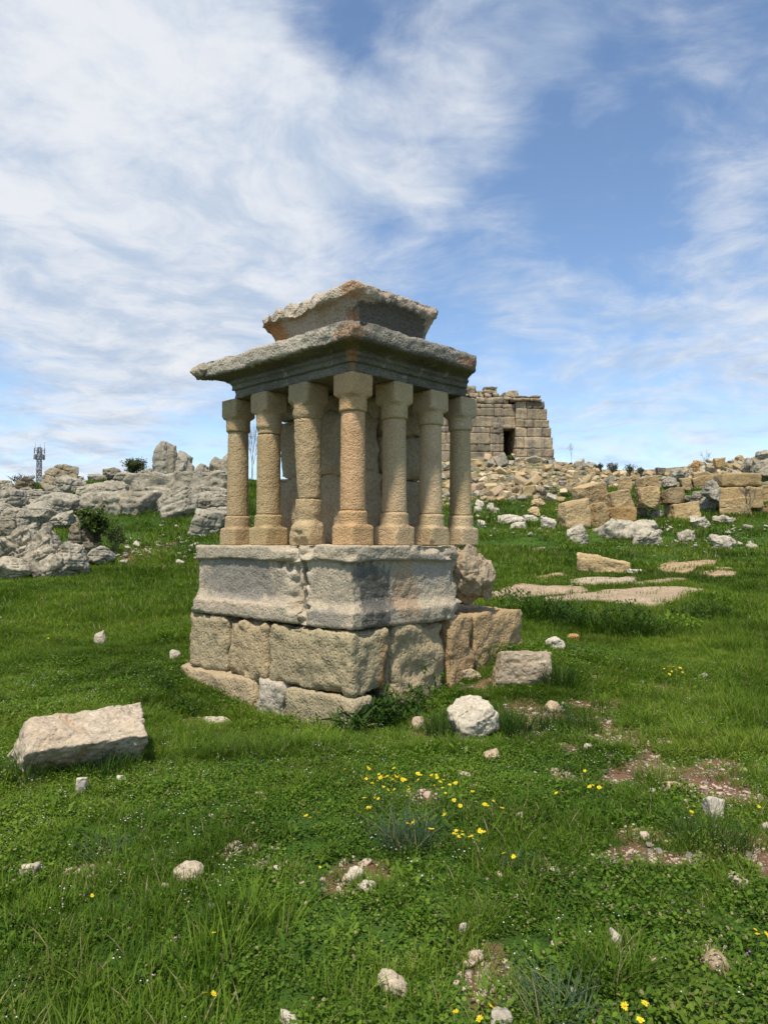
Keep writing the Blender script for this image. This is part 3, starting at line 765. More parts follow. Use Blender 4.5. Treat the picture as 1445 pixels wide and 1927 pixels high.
# ------------------------------------------------------------------ rocks placed one by one
FOOT = []                                                 # (x, y, rx, ry): no turf grows here
def stone(name, label, cat, box, mat, color=(1, 1, 1), kind='boulder', seed=0, depth=.8, rz=None, tilt=(0, 0), rough=.06, Y=None, group=None, sink=.10, res=None, foot=True, p=None, dims=None, crack=.9, strata=0.):
    px0, py0, px1, py1 = box
    g = hit((px0 + px1) / 2, py1) if Y is None else at((px0 + px1) / 2, py1, Y)
    Yb = g[1]
    w = (px1 - px0) / F_PX * Yb; h = (py1 - py0) / F_PX * Yb
    d = w * depth
    r = random.Random(seed)
    if rz is None: rz = r.uniform(-.25, .25)
    if dims: dm = dims
    else:
        yb = Yb + d * (.85 if kind == 'block' else .45)
        zt_ = at(CX, py0, yb)[2]
        h = max(zt_ - g[2], h * .42)
        c, s = abs(math.cos(rz)), abs(math.sin(rz))
        wl = w / max(c + s * depth, .4)
        dm = (wl, max(wl * depth, h * .5), h * (1 + sink))
    V, Q = rock_np(dm, seed, kind, res, rough, p, crack, strata)
    o = link(name, mesh_np(name, V, Q), mat, None, color=color)
    y = Yb + dm[1] * .38
    x = g[0] * y / Yb
    o.location = (x, y, (gz(x, Yb) if Y is None else g[2]) - h * sink)
    o.rotation_euler = (tilt[0], tilt[1], rz)
    tag(o, label, cat, group)
    if foot: FOOT.append((x, y, dm[0] * .42, dm[1] * .42, rz))
    return o

G, Wt, Tn = M_LIME, M_WHITE, M_TAN
LR = "limestone rocks of the left ridge"
rocks_left = [
    ("tan mushroom shaped boulder perched on the left skyline beside the mast", (66, 866, 137, 930), (.86, .80, .66), dict(seed=11, depth=.8, tilt=(0, .32), rough=.05)),
    ("squarish grey rock tucked against the right of the mushroom boulder", (101, 892, 162, 931), (1, 1, .97), dict(seed=12)),
    ("brown slanted rock left of the mushroom boulder", (20, 903, 76, 931), (.78, .68, .52), dict(seed=13, tilt=(0, -.3))),
    ("low grey rock at the left edge of the photo on the skyline", (-25, 914, 30, 934), (.95, .95, .9), dict(seed=10)),
    ("rounded grey boulder at the left edge, topmost of the three there", (-20, 918, 54, 966), (.9, .9, .88), dict(seed=14)),
    ("small grey rock wedged below the mushroom boulder", (49, 918, 91, 950), (.95, .95, .92), dict(seed=15)),
    ("broad rounded grey boulder left of the long ledge", (64, 927, 158, 972), (1, 1, .97), dict(seed=16, depth=.6)),
    ("long flat topped limestone ledge with a vertical front", (152, 927, 292, 968), (1, .98, .93), dict(seed=17, depth=.35, kind='block', rz=.05, rough=.10)),
    ("blocky grey rock at the right end of the long ledge", (287, 928, 325, 961), (.98, .98, .95), dict(seed=18)),
    ("pale sloping rock slab running down to the grass right of the ledge", (310, 911, 385, 974), (1.08, 1.07, 1.02), dict(seed=19, tilt=(0, -.35), depth=.6)),
    ("smooth pale rock lying under the sloping slab beside the grass", (345, 928, 418, 962), (1.06, 1.05, 1.0), dict(seed=119, tilt=(0, -.2), depth=.6)),
    ("wide upper limestone shelf below the rock pinnacles", (222, 893, 440, 933), (1.04, 1.02, .97), dict(seed=20, depth=.3, kind='block', rz=-.02, rough=.12)),
    ("low cap of rock on the left end of the upper shelf", (250, 886, 312, 902), (1.04, 1.02, .97), dict(seed=120, depth=.5)),
    ("flattish grey rock between the mushroom boulder and upper shelf", (144, 907, 228, 938), (1, .99, .95), dict(seed=21, depth=.5)),
    ("grey block on the skyline right of the mushroom boulder", (160, 894, 212, 915), (.95, .93, .88), dict(seed=22, kind='block')),
    ("dark topped rock left of the skyline bush", (192, 880, 228, 898), (.8, .78, .72), dict(seed=23)),
    ("small upright grey rock under the dark topped rock", (208, 893, 242, 918), (.95, .93, .88), dict(seed=123)),
    ("grey rock at the left edge, middle of the three there", (-15, 944, 37, 978), (.98, .98, .95), dict(seed=24)),
    ("big rounded grey boulder with dark hollows left of the shrub", (35, 943, 105, 996), (.98, .98, .95), dict(seed=25)),
    ("dark hollowed rock at the left edge, lowest of the three there", (-15, 970, 40, 1018), (.78, .76, .68), dict(seed=26)),
    ("narrow grey rock squeezed between two rounded boulders", (28, 962, 58, 1008), (.85, .84, .8), dict(seed=27)),
    ("grey rock directly left of the leafy shrub", (90, 963, 143, 996), (1, 1, .96), dict(seed=28)),
    ("tan smooth stone above the front rocks at far left", (4, 1007, 54, 1042), (1.0, .78, .52), dict(seed=29)),
    ("slanted furrowed rock forming the left side of the front outcrop", (28, 992, 106, 1076), (1.05, 1.02, .96), dict(seed=30, tilt=(0, -.45), rough=.09)),
    ("tall slanted rock in the middle of the front outcrop", (62, 993, 146, 1087), (1.06, 1.02, .96), dict(seed=31, tilt=(.0, -.4), rough=.09)),
    ("dark pitted rock with an orange hollow on top of the front outcrop", (122, 984, 188, 1050), (.72, .67, .58), dict(seed=32, rough=.11)),
    ("pale blocky rock at the foot of the front outcrop", (102, 1022, 166, 1084), (1.08, 1.07, 1.03), dict(seed=33, rough=.08)),
    ("low pale rock at the left edge in front of the outcrop", (-12, 1046, 58, 1090), (1.1, 1.07, 1.0), dict(seed=34)),
    ("flat brownish rock under the tan smooth stone", (-8, 1030, 34, 1056), (.95, .86, .74), dict(seed=35, depth=.6)),
    ("pale rounded rock right of the front outcrop beside the small stones", (159, 1028, 217, 1065), (1.06, 1.06, 1.04), dict(seed=36)),
    ("tilted grey quarried block alone on the grass left of the columns", (346, 956, 415, 1009), (.98, .99, .96), dict(seed=37, kind='block', tilt=(.1, .28), depth=.8, rz=.3, rough=.05)),
    ("white rock half hidden behind the leftmost column", (404, 955, 440, 990), (1.15, 1.14, 1.1), dict(seed=38)),
    ("low pale rock showing above the tilted grey block", (385, 955, 420, 972), (1.15, 1.14, 1.1), dict(seed=39)),
    ("leaning slab nearest the columns on the left skyline", (392, 872, 434, 897), (.9, .86, .76), dict(seed=40, kind='shard', tilt=(0, .5))),
    ("small dark slab lying across the skyline rocks left of the columns", (388, 872, 412, 890), (.7, .67, .6), dict(seed=41, kind='shard', tilt=(0, .5))),
    ("low grey rock between the brown slanted rock and left edge", (-10, 905, 26, 924), (.92, .9, .84), dict(seed=150)),
    ("grey rock filling the gap under the block at the mushroom boulder's right", (140, 914, 176, 938), (.96, .95, .9), dict(seed=151)),
    ("low rock under the brown slanted rock", (36, 918, 66, 940), (.9, .88, .82), dict(seed=152)),
    ("dark rock behind the shelf right of the skyline bush", (272, 882, 300, 900), (.8, .77, .7), dict(seed=153)),
    ("pale rock on the turf step below the upper shelf", (322, 918, 352, 938), (1.05, 1.03, .98), dict(seed=154)),
    ("grey rock behind the white rock next to the columns", (400, 928, 440, 962), (1, .98, .94), dict(seed=155)),
    ("low grey rock before the upper shelf near the columns", (380, 916, 436, 940), (.98, .96, .92), dict(seed=156, depth=.5)),
    ("grey boulder filling the ridge left of the broad rounded boulder", (40, 940, 84, 962), (.94, .92, .88), dict(seed=157)),
    ("small dark rock below the big hollowed boulder", (76, 984, 100, 1004), (.82, .8, .74), dict(seed=158)),
    ("low grey rock left of the front outcrop", (-14, 1012, 16, 1036), (.95, .93, .88), dict(seed=159)),
    ("pale rock on the skyline directly right of the dark topped rock", (214, 886, 250, 906), (1, .97, .9), dict(seed=160)),
    ("jagged grey rock between the long ledge and the broad rounded boulder", (120, 935, 175, 966), (.95, .93, .88), dict(seed=161)),
    ("split grey rock above the long ledge's middle", (190, 905, 250, 932), (1, .98, .93), dict(seed=162, depth=.5)),
    ("jagged rock closing the gap at the right end of the upper shelf", (395, 884, 446, 915), (.98, .95, .9), dict(seed=163)),
    ("dark fissured rock behind the rock at the mushroom boulder's foot", (84, 912, 122, 938), (.85, .83, .78), dict(seed=164)),
    ("fissured grey rock over the hollowed boulders at left", (0, 955, 44, 990), (.93, .91, .86), dict(seed=165)),
    ("pale split rock beside the leafy shrub's left foot", (120, 968, 160, 990), (1.02, 1, .95), dict(seed=166)),
    ("angular rock between front outcrop and dark hollowed rock", (30, 985, 78, 1020), (.9, .88, .82), dict(seed=167)),
    ("low ledge rock joining the long ledge to the sloping slab", (270, 918, 335, 950), (1, .98, .93), dict(seed=168, depth=.5)),
    ("broken rock behind the sloping slab below the upper shelf", (345, 905, 405, 934), (1, .98, .94), dict(seed=169)),
]
for lab, box, colr, kw in rocks_left:
    w0 = (box[2] - box[0]) * .06; box = (box[0] - w0, box[1] - 1, box[2] + w0, box[3] + 2)
    if kw['seed'] in (10, 22, 23, 123, 40, 41, 120) or box[3] < 904: kw = dict(kw, Y=31.5 if kw['seed'] not in (40, 41) else 30.5)
    kw = dict(kw, rough=kw.get('rough', .06) * .75, crack=1.6, strata=.07, p=44)
    stone("limestone_rock", lab, "rock", box, G, colr, group=LR, **kw)
# fluted pinnacles
M_PIN = stone_mat("fluted_limestone", (.34, .31, .245), (.27, .245, .195), dark=(.09, .085, .07), dark_amt=.3, orange_amt=.1, pale=(.50, .47, .40), pale_amt=.2, grain=9, bump=1., streak=1.0)
def pinnacle(label, box, seed, lean=0.0, color=(1, 1, 1), fl=.17, Y=31.0):
    px0, py0, px1, py1 = box
    g = at((px0 + px1) / 2, py1, Y)
    w = (px1 - px0) / F_PX * Y; h = (py1 - py0) / F_PX * Y + .55
    V, Q = rock_np((w, w * .8, h), seed, 'boulder', max(h, w) / 40, .05)
    k = np.clip(V[:, 2] / h, 0, 1)[:, None]
    V[:, :2] *= 1.10 - .20 * k ** 2
    ang = np.arctan2(V[:, 1], V[:, 0])
    rad = np.linalg.norm(V[:, :2], axis=1)
    flu = ridge(np.stack([np.cos(ang) * 2.8, np.sin(ang) * 2.8, V[:, 2] / h * .4], 1), seed, 4, .6)
    V[:, :2] *= (1 + fl * (flu - .4))[:, None]
    V[:, 0] += lean * V[:, 2]
    o = link("rock_pinnacle", mesh_np("rock_pinnacle", V, Q), M_PIN, None, (g[0], Y + w * .3, g[2] - .55), color=color)
    tag(o, label, "rock", "fluted rock pinnacles on the left skyline")
pinnacle("tallest fluted rock pinnacle on the left skyline", (284, 829, 326, 897), 201, .02)
pinnacle("narrow dark pinnacle joined to the right of the tallest one", (308, 831, 334, 897), 202, .0, (.88, .86, .82))
pinnacle("shorter fluted pinnacle right of the tallest pair", (322, 845, 356, 897), 203, .0)
pinnacle("small pointed rock right of the shorter pinnacle", (349, 862, 366, 897), 204, .0, (.9, .9, .88))
pinnacle("low pointed rock among the skyline rocks, third right of the tall pinnacle", (359, 871, 386, 897), 205, .1, (1, 1, 1), .05)
pinnacle("low pale leaning rock between the pinnacles and the column", (374, 874, 404, 897), 206, -.2, (1.12, 1.1, 1.05), .05)
pinnacle("rounded pinnacle just left of the leftmost column", (390, 857, 421, 897), 207, .0, (.95, .93, .88), .05)
pinnacle("pinnacle partly hidden by the leftmost column", (408, 850, 440, 897), 208, .0, (1, .98, .94), .06)

BR = "tumbled building blocks on the right slope"
blocks_right = [
    ("large tan slab leaning up on top of the block pile", (1076, 910, 1150, 960), Tn, (1.12, 1.0, .84), dict(seed=51, kind='block', tilt=(.15, -.22), depth=.6, rz=.35, Y=25.2)),
    ("big rounded tan block at the left end of the block pile", (1049, 940, 1111, 996), Tn, (1.08, .98, .82), dict(seed=52, depth=.8, kind='block', p=12)),
    ("dark sided tan block wedged right of the big rounded block", (1106, 945, 1147, 990), Tn, (.92, .80, .62), dict(seed=53, kind='block', rz=.4)),
    ("broad tan block with a pointed left end in the block pile", (1134, 924, 1195, 961), Tn, (.98, .90, .76), dict(seed=54, kind='block', Y=24.8, tilt=(0, -.05))),
    ("squarish tan block standing on the broad pointed block", (1159, 899, 1193, 926), Tn, (1.05, .95, .78), dict(seed=55, kind='block', Y=25.6)),
    ("weathered tan block behind the grass shelf of the pile", (1191, 898, 1237, 924), Tn, (.88, .78, .62), dict(seed=56, kind='block', Y=26.6)),
    ("dressed tan block with a lit front in the middle of the pile", (1194, 918, 1246, 952), Tn, (1.12, 1.0, .8), dict(seed=57, kind='block', rz=-.05, Y=24.8)),
    ("dark grey stained block at the right of the lit block", (1243, 918, 1288, 948), Tn, (.66, .62, .54), dict(seed=58, kind='block', rz=.05, Y=24.9)),
    ("dark orange stained block at the bottom of the pile", (1142, 954, 1193, 985), Tn, (.78, .62, .40), dict(seed=59, kind='block', rz=.0)),
    ("round grey rock between the orange stained block and white rock", (1189, 951, 1221, 977), G, (.9, .9, .87), dict(seed=60)),
    ("small grey rock right of the round grey rock", (1220, 958, 1248, 979), G, (.95, .94, .9), dict(seed=61)),
    ("upright pale grey rock under the dark stained block", (1246, 940, 1278, 976), G, (1.08, 1.06, 1.02), dict(seed=62)),
    ("tan slanted slab in front of the grey rocks right of the pile", (1260, 946, 1322, 980), Tn, (1.05, .94, .74), dict(seed=63, kind='block', tilt=(-.1, -.1), depth=.5)),
    ("tall grey rock standing left of the coursed wall", (1319, 902, 1355, 940), G, (1.0, 1.0, .98), dict(seed=64, Y=25.6)),
    ("pale grey rock left of the tall grey rock", (1298, 924, 1331, 954), G, (1.0, 1.0, .98), dict(seed=65)),
    ("pitted grey rock below the tall grey rock", (1315, 934, 1353, 964), G, (.98, .98, .95), dict(seed=66)),
    ("small grey rock at the right end of the dark stained block", (1284, 932, 1302, 950), G, (.95, .94, .9), dict(seed=67)),
    ("large tan block with a pale top lying before the coursed wall", (1349, 938, 1417, 972), Tn, (1.05, .95, .76), dict(seed=68, kind='block', rz=-.42, depth=.75)),
    ("small tan block right of the pale topped block", (1413, 943, 1437, 963), Tn, (.95, .87, .72), dict(seed=69, kind='block')),
    ("tan block cut off by the right edge of the photo", (1435, 946, 1475, 970), Tn, (.95, .85, .70), dict(seed=70, kind='block')),
    ("worn tan block right of the coursed wall", (1410, 914, 1450, 942), Tn, (.92, .82, .65), dict(seed=71, kind='block', Y=26.2)),
    ("weathered tan block behind the tall grey rock", (1300, 888, 1340, 912), Tn, (.95, .86, .7), dict(seed=72, kind='block', Y=28.5)),
    ("small upright tan block above the grass gap", (1278, 899, 1300, 921), Tn, (.85, .8, .68), dict(seed=73, kind='block', Y=27)),
    ("long thin slab lying above the grass gap", (1299, 896, 1350, 912), Tn, (.9, .8, .62), dict(seed=74, kind='block', tilt=(0, -.2), depth=.3, Y=27)),
    ("rounded grey boulder above the dark stained block", (1243, 896, 1274, 920), G, (.96, .96, .93), dict(seed=75, Y=27)),
    ("pale grey boulder on the slope left of the rounded grey boulder", (1262, 880, 1298, 904), G, (1.1, 1.09, 1.04), dict(seed=76, Y=30)),
    ("large grey boulder high on the right skyline", (1392, 862, 1432, 892), G, (.85, .84, .8), dict(seed=77, Y=33)),
    ("biggest pale boulder on the skyline at the right edge", (1408, 866, 1475, 900), G, (1.05, 1.02, .96), dict(seed=78, Y=31)),
    ("jagged grey boulder on top of the right skyline", (1416, 848, 1465, 872), G, (1.0, 1.0, .96), dict(seed=79, Y=34)),
    ("orange brown boulder on the right skyline", (1298, 866, 1318, 884), Tn, (.95, .72, .45), dict(seed=80, Y=36)),
    ("tan block on the right skyline under the bare sapling", (1342, 862, 1362, 880), Tn, (1, .88, .66), dict(seed=81, kind='block', Y=36)),
    ("flat dark grey block on the dip of the skyline", (1232, 880, 1254, 892), G, (.62, .62, .6), dict(seed=82, kind='block', Y=38)),
    ("pointed pale tan stone lying at the left foot of the block pile", (990, 953, 1018, 973), Tn, (1.15, 1.05, .9), dict(seed=83)),
    ("pale tan stone at the edge of the rubble above the grass", (996, 938, 1026, 957), Tn, (1.25, 1.15, 1.0), dict(seed=84)),
]
for lab, box, mat, colr, kw in blocks_right:
    if kw.get('kind') == 'block': kw = dict({'rough': .04}, **kw, crack=.35)
    stone("stone_block" if mat is Tn else "boulder", lab, "stone block" if mat is Tn else "boulder", box, mat, colr, group=BR, **kw)
# remains of a coursed wall: two courses of dressed blocks
wl = empty("coursed_wall", tuple(at(1352, 941, 25.8)), -.04)
tag(wl, "short remnant of coursed wall of dressed tan blocks on the right", "wall")
S = 25.8 / F_PX
for k, (x0, x1, z0, z1) in enumerate([(0, 50, 0, 25), (51, 84, 0, 25), (7, 82, 26, 51)]):
    V, Q = block_np(x0 * S, x1 * S - .01, 0, .8, z0 * S - (.3 if z0 == 0 else 0), z1 * S, res=.05, rnd=.05, amp=.02, freq=4, chip=.04, seed=300 + k)
    link("wall_block", mesh_np("wall_block", V, Q), Tn, wl, color=(1.0 - .06 * k, .90 - .05 * k, .72 - .05 * k))
WR = "pale limestone outcrops in the grass on the right"
for lab, box, kw in [
    ("white rock at the left end of the low outcrop", (1064, 986, 1119, 1024), dict(seed=101, depth=.6, tilt=(0, -.15))),
    ("long pale grey outcrop at the foot of the block pile", (1112, 976, 1250, 1016), dict(seed=102, depth=.45, rough=.1)),
    ("pointed pale rock in front of the long outcrop", (1182, 995, 1256, 1029), dict(seed=103, depth=.5, tilt=(0, -.1), rough=.1)),
    ("flat white outcrop in the grass below the pale topped block", (1288, 972, 1345, 994), dict(seed=104, depth=.5, rough=.1)),
    ("low white ridge of rock right of the flat outcrop", (1335, 970, 1390, 988), dict(seed=105, depth=.4, rough=.12)),
    ("white knobbly rock among scattered chips", (1272, 997, 1308, 1022), dict(seed=106, rough=.1)),
    ("isolated pale rock in the grass at the right", (1335, 1005, 1391, 1033), dict(seed=107, depth=.6)),
    ("small flat white rock right of the isolated pale rock", (1398, 1021, 1428, 1033), dict(seed=108, depth=.6)),
    ("small white rock by the right edge above the isolated pale rock", (1396, 988, 1417, 998), dict(seed=109)),
    ("white rock in the grass just right of the end column", (958, 982, 996, 998), dict(seed=110)),
    ("larger white rock left of the block pile", (1014, 970, 1046, 999), dict(seed=111)),
    ("long low white rocks above the grass right of the column", (936, 967, 990, 986), dict(seed=112, depth=.4)),
    ("second long low white rock left of the block pile", (984, 968, 1014, 984), dict(seed=113, depth=.5)),
    ("white boulder heap stone right of the end column", (893, 940, 915, 958), dict(seed=114)),
    ("round white stone at the edge of the grass right of the column", (912, 947, 934, 962), dict(seed=115)),
    ("white stone nearest the end column in the small heap", (890, 953, 908, 966), dict(seed=116)),
    ("flat white stone touching the right column base in view", (895, 978, 916, 991), dict(seed=117)),
    ("small white stone in the heap behind the column", (925, 955, 941, 966), dict(seed=118)),
]:
    stone("limestone_outcrop", lab, "rock", box, Wt if kw['seed'] > 109 else G, (1.02, 1.0, .97) if kw['seed'] > 109 else (1.22, 1.20, 1.15), group=WR, sink=.25, **kw)

# pavement slabs lying flush in the grass
def slab(label, outline, colr, th=.05, seed=0, dz=.035):
    P = np.array([hit(px, py) for px, py in outline]); c = P.mean(0)
    n = len(P); pts = []
    for i in range(n):
        a, b_ = P[i], P[(i + 1) % n]; k = max(2, int(np.linalg.norm(b_ - a) / .12))
        for j in range(k): pts.append(a + (b_ - a) * j / k)
    pts = np.array(pts); m = len(pts)
    pts[:, :2] += .05 * fbm3(pts * 2.2, seed, 3)[:, :2]
    V = []; rings = [(1.0, -.12), (1.0, dz - .012), (.985, dz), (.9, dz + .005), (.78, dz + .012), (.6, dz + .01), (.4, dz + .01), (.2, dz + .01), (.02, dz + .01)]
    for f, z in rings:
        q = c + (pts - c) * f
        q[:, 2] = ground(q[:, 0], q[:, 1]) + z
        q[:, 2] += .018 * fbm(q * np.array([1.8, 1.8, 0]), seed + 2, 4) * (z > 0)
        V.append(q)
    V = np.concatenate(V); R = len(rings)
    i = np.arange(R - 1)[:, None] * m; j = np.arange(m)[None]; j2 = (j + 1) % m
    Q = np.stack([i + j, i + j2, i + m + j2, i + m + j], -1).reshape(-1, 4)
    o3 = (c[0], c[1], c[2])
    o = link("stone_slab", mesh_np("stone_slab", V - c, Q), M_SLAB, None, o3, color=colr)
    tag(o, label, "stone slab", "flat slabs lying in the grass on the right")
    SLABS.append(P[:, :2])
SLABS = []
M_SLAB = stone_mat("pinkish_paving_stone", (.335, .248, .16), (.40, .305, .205), dark=(.23, .20, .16), dark_amt=.2, orange=(.42, .26, .15), orange_amt=.2, pale=(.46, .38, .28), pale_amt=.12, grain=9, bump=1.0)
slab("broad cracked tan slab of the pavement, nearest the viewer", [(1062, 1124), (1128, 1112), (1235, 1109), (1328, 1111), (1292, 1129), (1236, 1144), (1122, 1133), (1015, 1134), (1030, 1127)], (1, 1, 1), seed=401)
slab("tan slab of the pavement touching the monument base", [(905, 1115), (960, 1106), (1040, 1104), (1108, 1108), (1104, 1114), (1050, 1121), (1000, 1126), (925, 1130)], (1.04, 1.02, 1.0), seed=411)
slab("long narrow slab along the far edge of the pavement", [(1068, 1105), (1120, 1101), (1205, 1097), (1290, 1089), (1300, 1094), (1230, 1105), (1140, 1108)], (.97, .96, .94), seed=412)
slab("pale whitish slab just beyond the broad pavement", [(1073, 1093), (1130, 1089), (1196, 1087), (1199, 1097), (1110, 1101), (1075, 1099)], (1.12, 1.2, 1.25), seed=402)
slab("raised tan slab upper right of the pavement", [(1237, 1075), (1258, 1064), (1305, 1061), (1348, 1061), (1343, 1067), (1310, 1070), (1296, 1083), (1250, 1082)], (1, .93, .82), seed=403, dz=.08)
slab("thin tan slab right of the raised slab", [(1313, 1083), (1330, 1077), (1388, 1079), (1384, 1085), (1340, 1088)], (1, .95, .86), seed=404, dz=.05)
slab("narrow strip of stone in the grass left of the whitish slab", [(995, 1090), (1040, 1082), (1082, 1081), (1070, 1087), (1010, 1093)], (1.05, 1.0, .9), seed=405)
slab("small tan strip beyond the raised slab", [(1236, 1065), (1258, 1058), (1277, 1057), (1266, 1063), (1246, 1067)], (1, .95, .85), seed=406)
slab("small buff strip in the grass right of the broken plinth", [(988, 1040), (1000, 1034), (1027, 1033), (1020, 1038), (1000, 1041)], (1, .97, .9), seed=407)
slab("thin strip of stone behind the thin tan slab", [(1340, 1072), (1360, 1070), (1380, 1073), (1360, 1076)], (1, .95, .86), seed=408, dz=.04)
# a wedge-shaped fallen slab
stone("fallen_slab", "tilted tan wedge slab half sunk in the grass beyond the pavement", "stone slab", (1086, 1040, 1178, 1078), Tn, (1.15, 1.04, .86), kind='block', seed=87, dims=(1.30, .42, .42), rz=-.42, tilt=(.1, .17))
stone("white_stone", "white flat stone at the right end of the fallen slab", "stone", (1175, 1071, 1215, 1085), Wt, (1.05, 1.05, 1.05), seed=88, depth=.6)

# ------------------------------------------------------------------ stones in the near grass
NS = "loose stones in the near grass"
fore = [
    ("squared pinkish topped block lying right of the monument base", (922, 1216, 1047, 1292), Wt, (.74, .66, .57), dict(kind='block', seed=501, rz=-.15, depth=.62, rough=.045, sink=.12)),
    ("rounded white rock in front of the monument's right corner", (832, 1312, 939, 1396), Wt, (1.0, .99, .93), dict(seed=502, depth=.8, rough=.065, sink=.1, p=10)),
    ("white lump of rock beyond the squared block", (1024, 1197, 1067, 1223), Wt, (1.05, 1.04, 1.02), dict(seed=503)),
    ("orange brown stone beyond the squared block", (1062, 1191, 1090, 1208), Tn, (1.15, .80, .50), dict(seed=504)),
    ("tiny white stone beside the end of the monument base", (1003, 1188, 1017, 1197), Wt, (1, 1, 1), dict(seed=505)),
    ("flat buff stone at the foot of the base blocks", (865, 1257, 905, 1281), Wt, (.80, .70, .56), dict(seed=506)),
    ("small flat stone left of the squared block's lower edge", (924, 1283, 956, 1296), Wt, (.85, .76, .62), dict(seed=507, depth=.6)),
    ("tan pink stone below the rounded white rock", (905, 1408, 941, 1433), Wt, (.92, .76, .62), dict(seed=508)),
    ("pinkish stone on the bare earth right of the rounded white rock", (1020, 1318, 1060, 1343), Wt, (.90, .76, .62), dict(seed=509, depth=.7)),
    ("upright white stone at the right edge of the bare earth", (1308, 1489, 1369, 1546), Wt, (.98, .96, .93), dict(seed=510, kind='shard', rough=.04, depth=.8)),
    ("white stone cut off by the right edge above the bare earth", (1427, 1544, 1458, 1568), Wt, (1, .98, .95), dict(seed=511)),
    ("pale wedge stone near the right edge of the grass", (1359, 1636, 1405, 1672), Wt, (.92, .84, .76), dict(seed=512, kind='shard')),
    ("long pale stone at the lower middle beside yellow flowers", (698, 1828, 768, 1876), Wt, (.95, .88, .77), dict(seed=513, tilt=(0, .25))),
    ("flat buff stone left of centre in the near grass", (329, 1621, 387, 1659), Wt, (.92, .85, .74), dict(seed=514, depth=.7)),
    ("pale triangular stone by the left edge of the near grass", (30, 1618, 82, 1657), Wt, (.92, .87, .78), dict(seed=515, kind='shard')),
    ("cluster stone, the largest in the middle of the near grass", (646, 1630, 692, 1660), Wt, (1, .97, .93), dict(seed=516)),
    ("white pointed stone at the very bottom edge of the photo", (523, 1897, 566, 1940), Wt, (1.04, 1.03, 1.0), dict(seed=517, kind='shard')),
    ("grey white stone at the bottom right of centre", (915, 1892, 972, 1945), Wt, (.82, .81, .77), dict(seed=518)),
    ("tan stone in the small bare patch at lower right of centre", (878, 1787, 914, 1816), Wt, (.98, .86, .74), dict(seed=519)),
    ("flat pinkish stone sunk in the grass at lower right", (1318, 1780, 1378, 1834), Wt, (.86, .70, .56), dict(seed=520, depth=1.2, sink=.75)),
    ("crooked white stone above the dark grass tuft at lower right", (1142, 1746, 1180, 1784), Wt, (1.02, 1, .97), dict(seed=521, kind='shard')),
    ("white pyramid shaped stone before the big left stone", (135, 1458, 168, 1496), Wt, (1.0, 1.0, 1.0), dict(seed=522, kind='shard', rough=.02)),
    ("small white stone right of the pyramid shaped one", (217, 1458, 240, 1478), Wt, (1.05, 1.05, 1.05), dict(seed=523)),
    ("small white stone in the centre right grass", (1028, 1632, 1056, 1652), Wt, (1, .97, .93), dict(seed=524)),
    ("pinkish white stone in the earth patch right of centre", (1198, 1563, 1228, 1585), Wt, (1.0, .9, .82), dict(seed=525)),
    ("small grey stone in the grass at the right under the flowers", (1310, 1267, 1337, 1283), Wt, (.8, .8, .77), dict(seed=526)),
    ("white stone touching the left end of the monument base", (317, 1222, 342, 1247), Wt, (.98, .97, .95), dict(seed=527)),
    ("pale stone in the left grass behind the big stone", (176, 1186, 203, 1216), Wt, (.85, .82, .76), dict(seed=528)),
    ("pinkish stone on the earth by the corner plants", (772, 1348, 802, 1374), Wt, (.88, .76, .65), dict(seed=529)),
    ("white chip on the bare earth in the middle right", (1094, 1398, 1117, 1416), Wt, (1.02, .98, .94), dict(seed=530)),
    ("flat pale stone behind the yellow flower cluster", (855, 1452, 890, 1468), Wt, (.9, .84, .74), dict(seed=531, depth=.6)),
    ("white stone right of the yellow flower groups", (968, 1528, 986, 1543), Wt, (1.05, 1.05, 1.03), dict(seed=532)),
    ("buff stone in the bottom earth patch", (920, 1852, 958, 1876), Wt, (.95, .84, .70), dict(seed=533)),
    ("small pale stone below the foundation at left", (380, 1348, 440, 1366), Wt, (.9, .86, .8), dict(seed=534, depth=.5)),
    ("small white stone at the right of the bottom dark tuft", (1062, 1855, 1086, 1873), Wt, (1, .97, .92), dict(seed=535)),
    ("tan stone on the bare earth by the upright white stone", (1240, 1470, 1290, 1492), Wt, (.86, .72, .58), dict(seed=536, depth=.5)),
    ("small white stone on the earth patch left of the upright white stone", (1218, 1483, 1236, 1496), Wt, (1, 1, .98), dict(seed=537)),
    ("white stone in the near left middle of the grass", (508, 1628, 532, 1646), Wt, (1, .97, .92), dict(seed=538)),
    ("white stone just left of the lower white stone in the middle", (862, 1733, 882, 1760), Wt, (1.02, 1, .97), dict(seed=539)),
    ("pale stone far left behind the pyramid shaped stone", (100, 1482, 124, 1497), Wt, (.85, .82, .78), dict(seed=540)),
    ("small pink stone left of the pinkish earth stone", (655, 1395, 680, 1412), Wt, (.9, .74, .62), dict(seed=541)),
    ("buff stone in the earth near the corner of the base", (800, 1392, 824, 1406), Wt, (.9, .76, .62), dict(seed=542)),
    ("small pale stone in the upper left grass by the monument", (478, 1488, 504, 1500), Wt, (.95, .92, .86), dict(seed=543)),
    ("grey white stone in the grass at the far right middle", (1374, 1308, 1394, 1320), Wt, (.9, .9, .86), dict(seed=544)),
    ("small pinkish brick coloured stone right of the squared block", (1104, 1270, 1124, 1281), Wt, (.82, .60, .45), dict(seed=545)),
    ("cluster stone, the lower left of the middle near grass", (668, 1654, 712, 1684), Wt, (.97, .93, .88), dict(seed=546)),
]
for lab, box, mat, colr, kw in fore:
    stone("stone", lab, "stone", box, mat, colr, group=NS, **({'sink': .30} | kw))
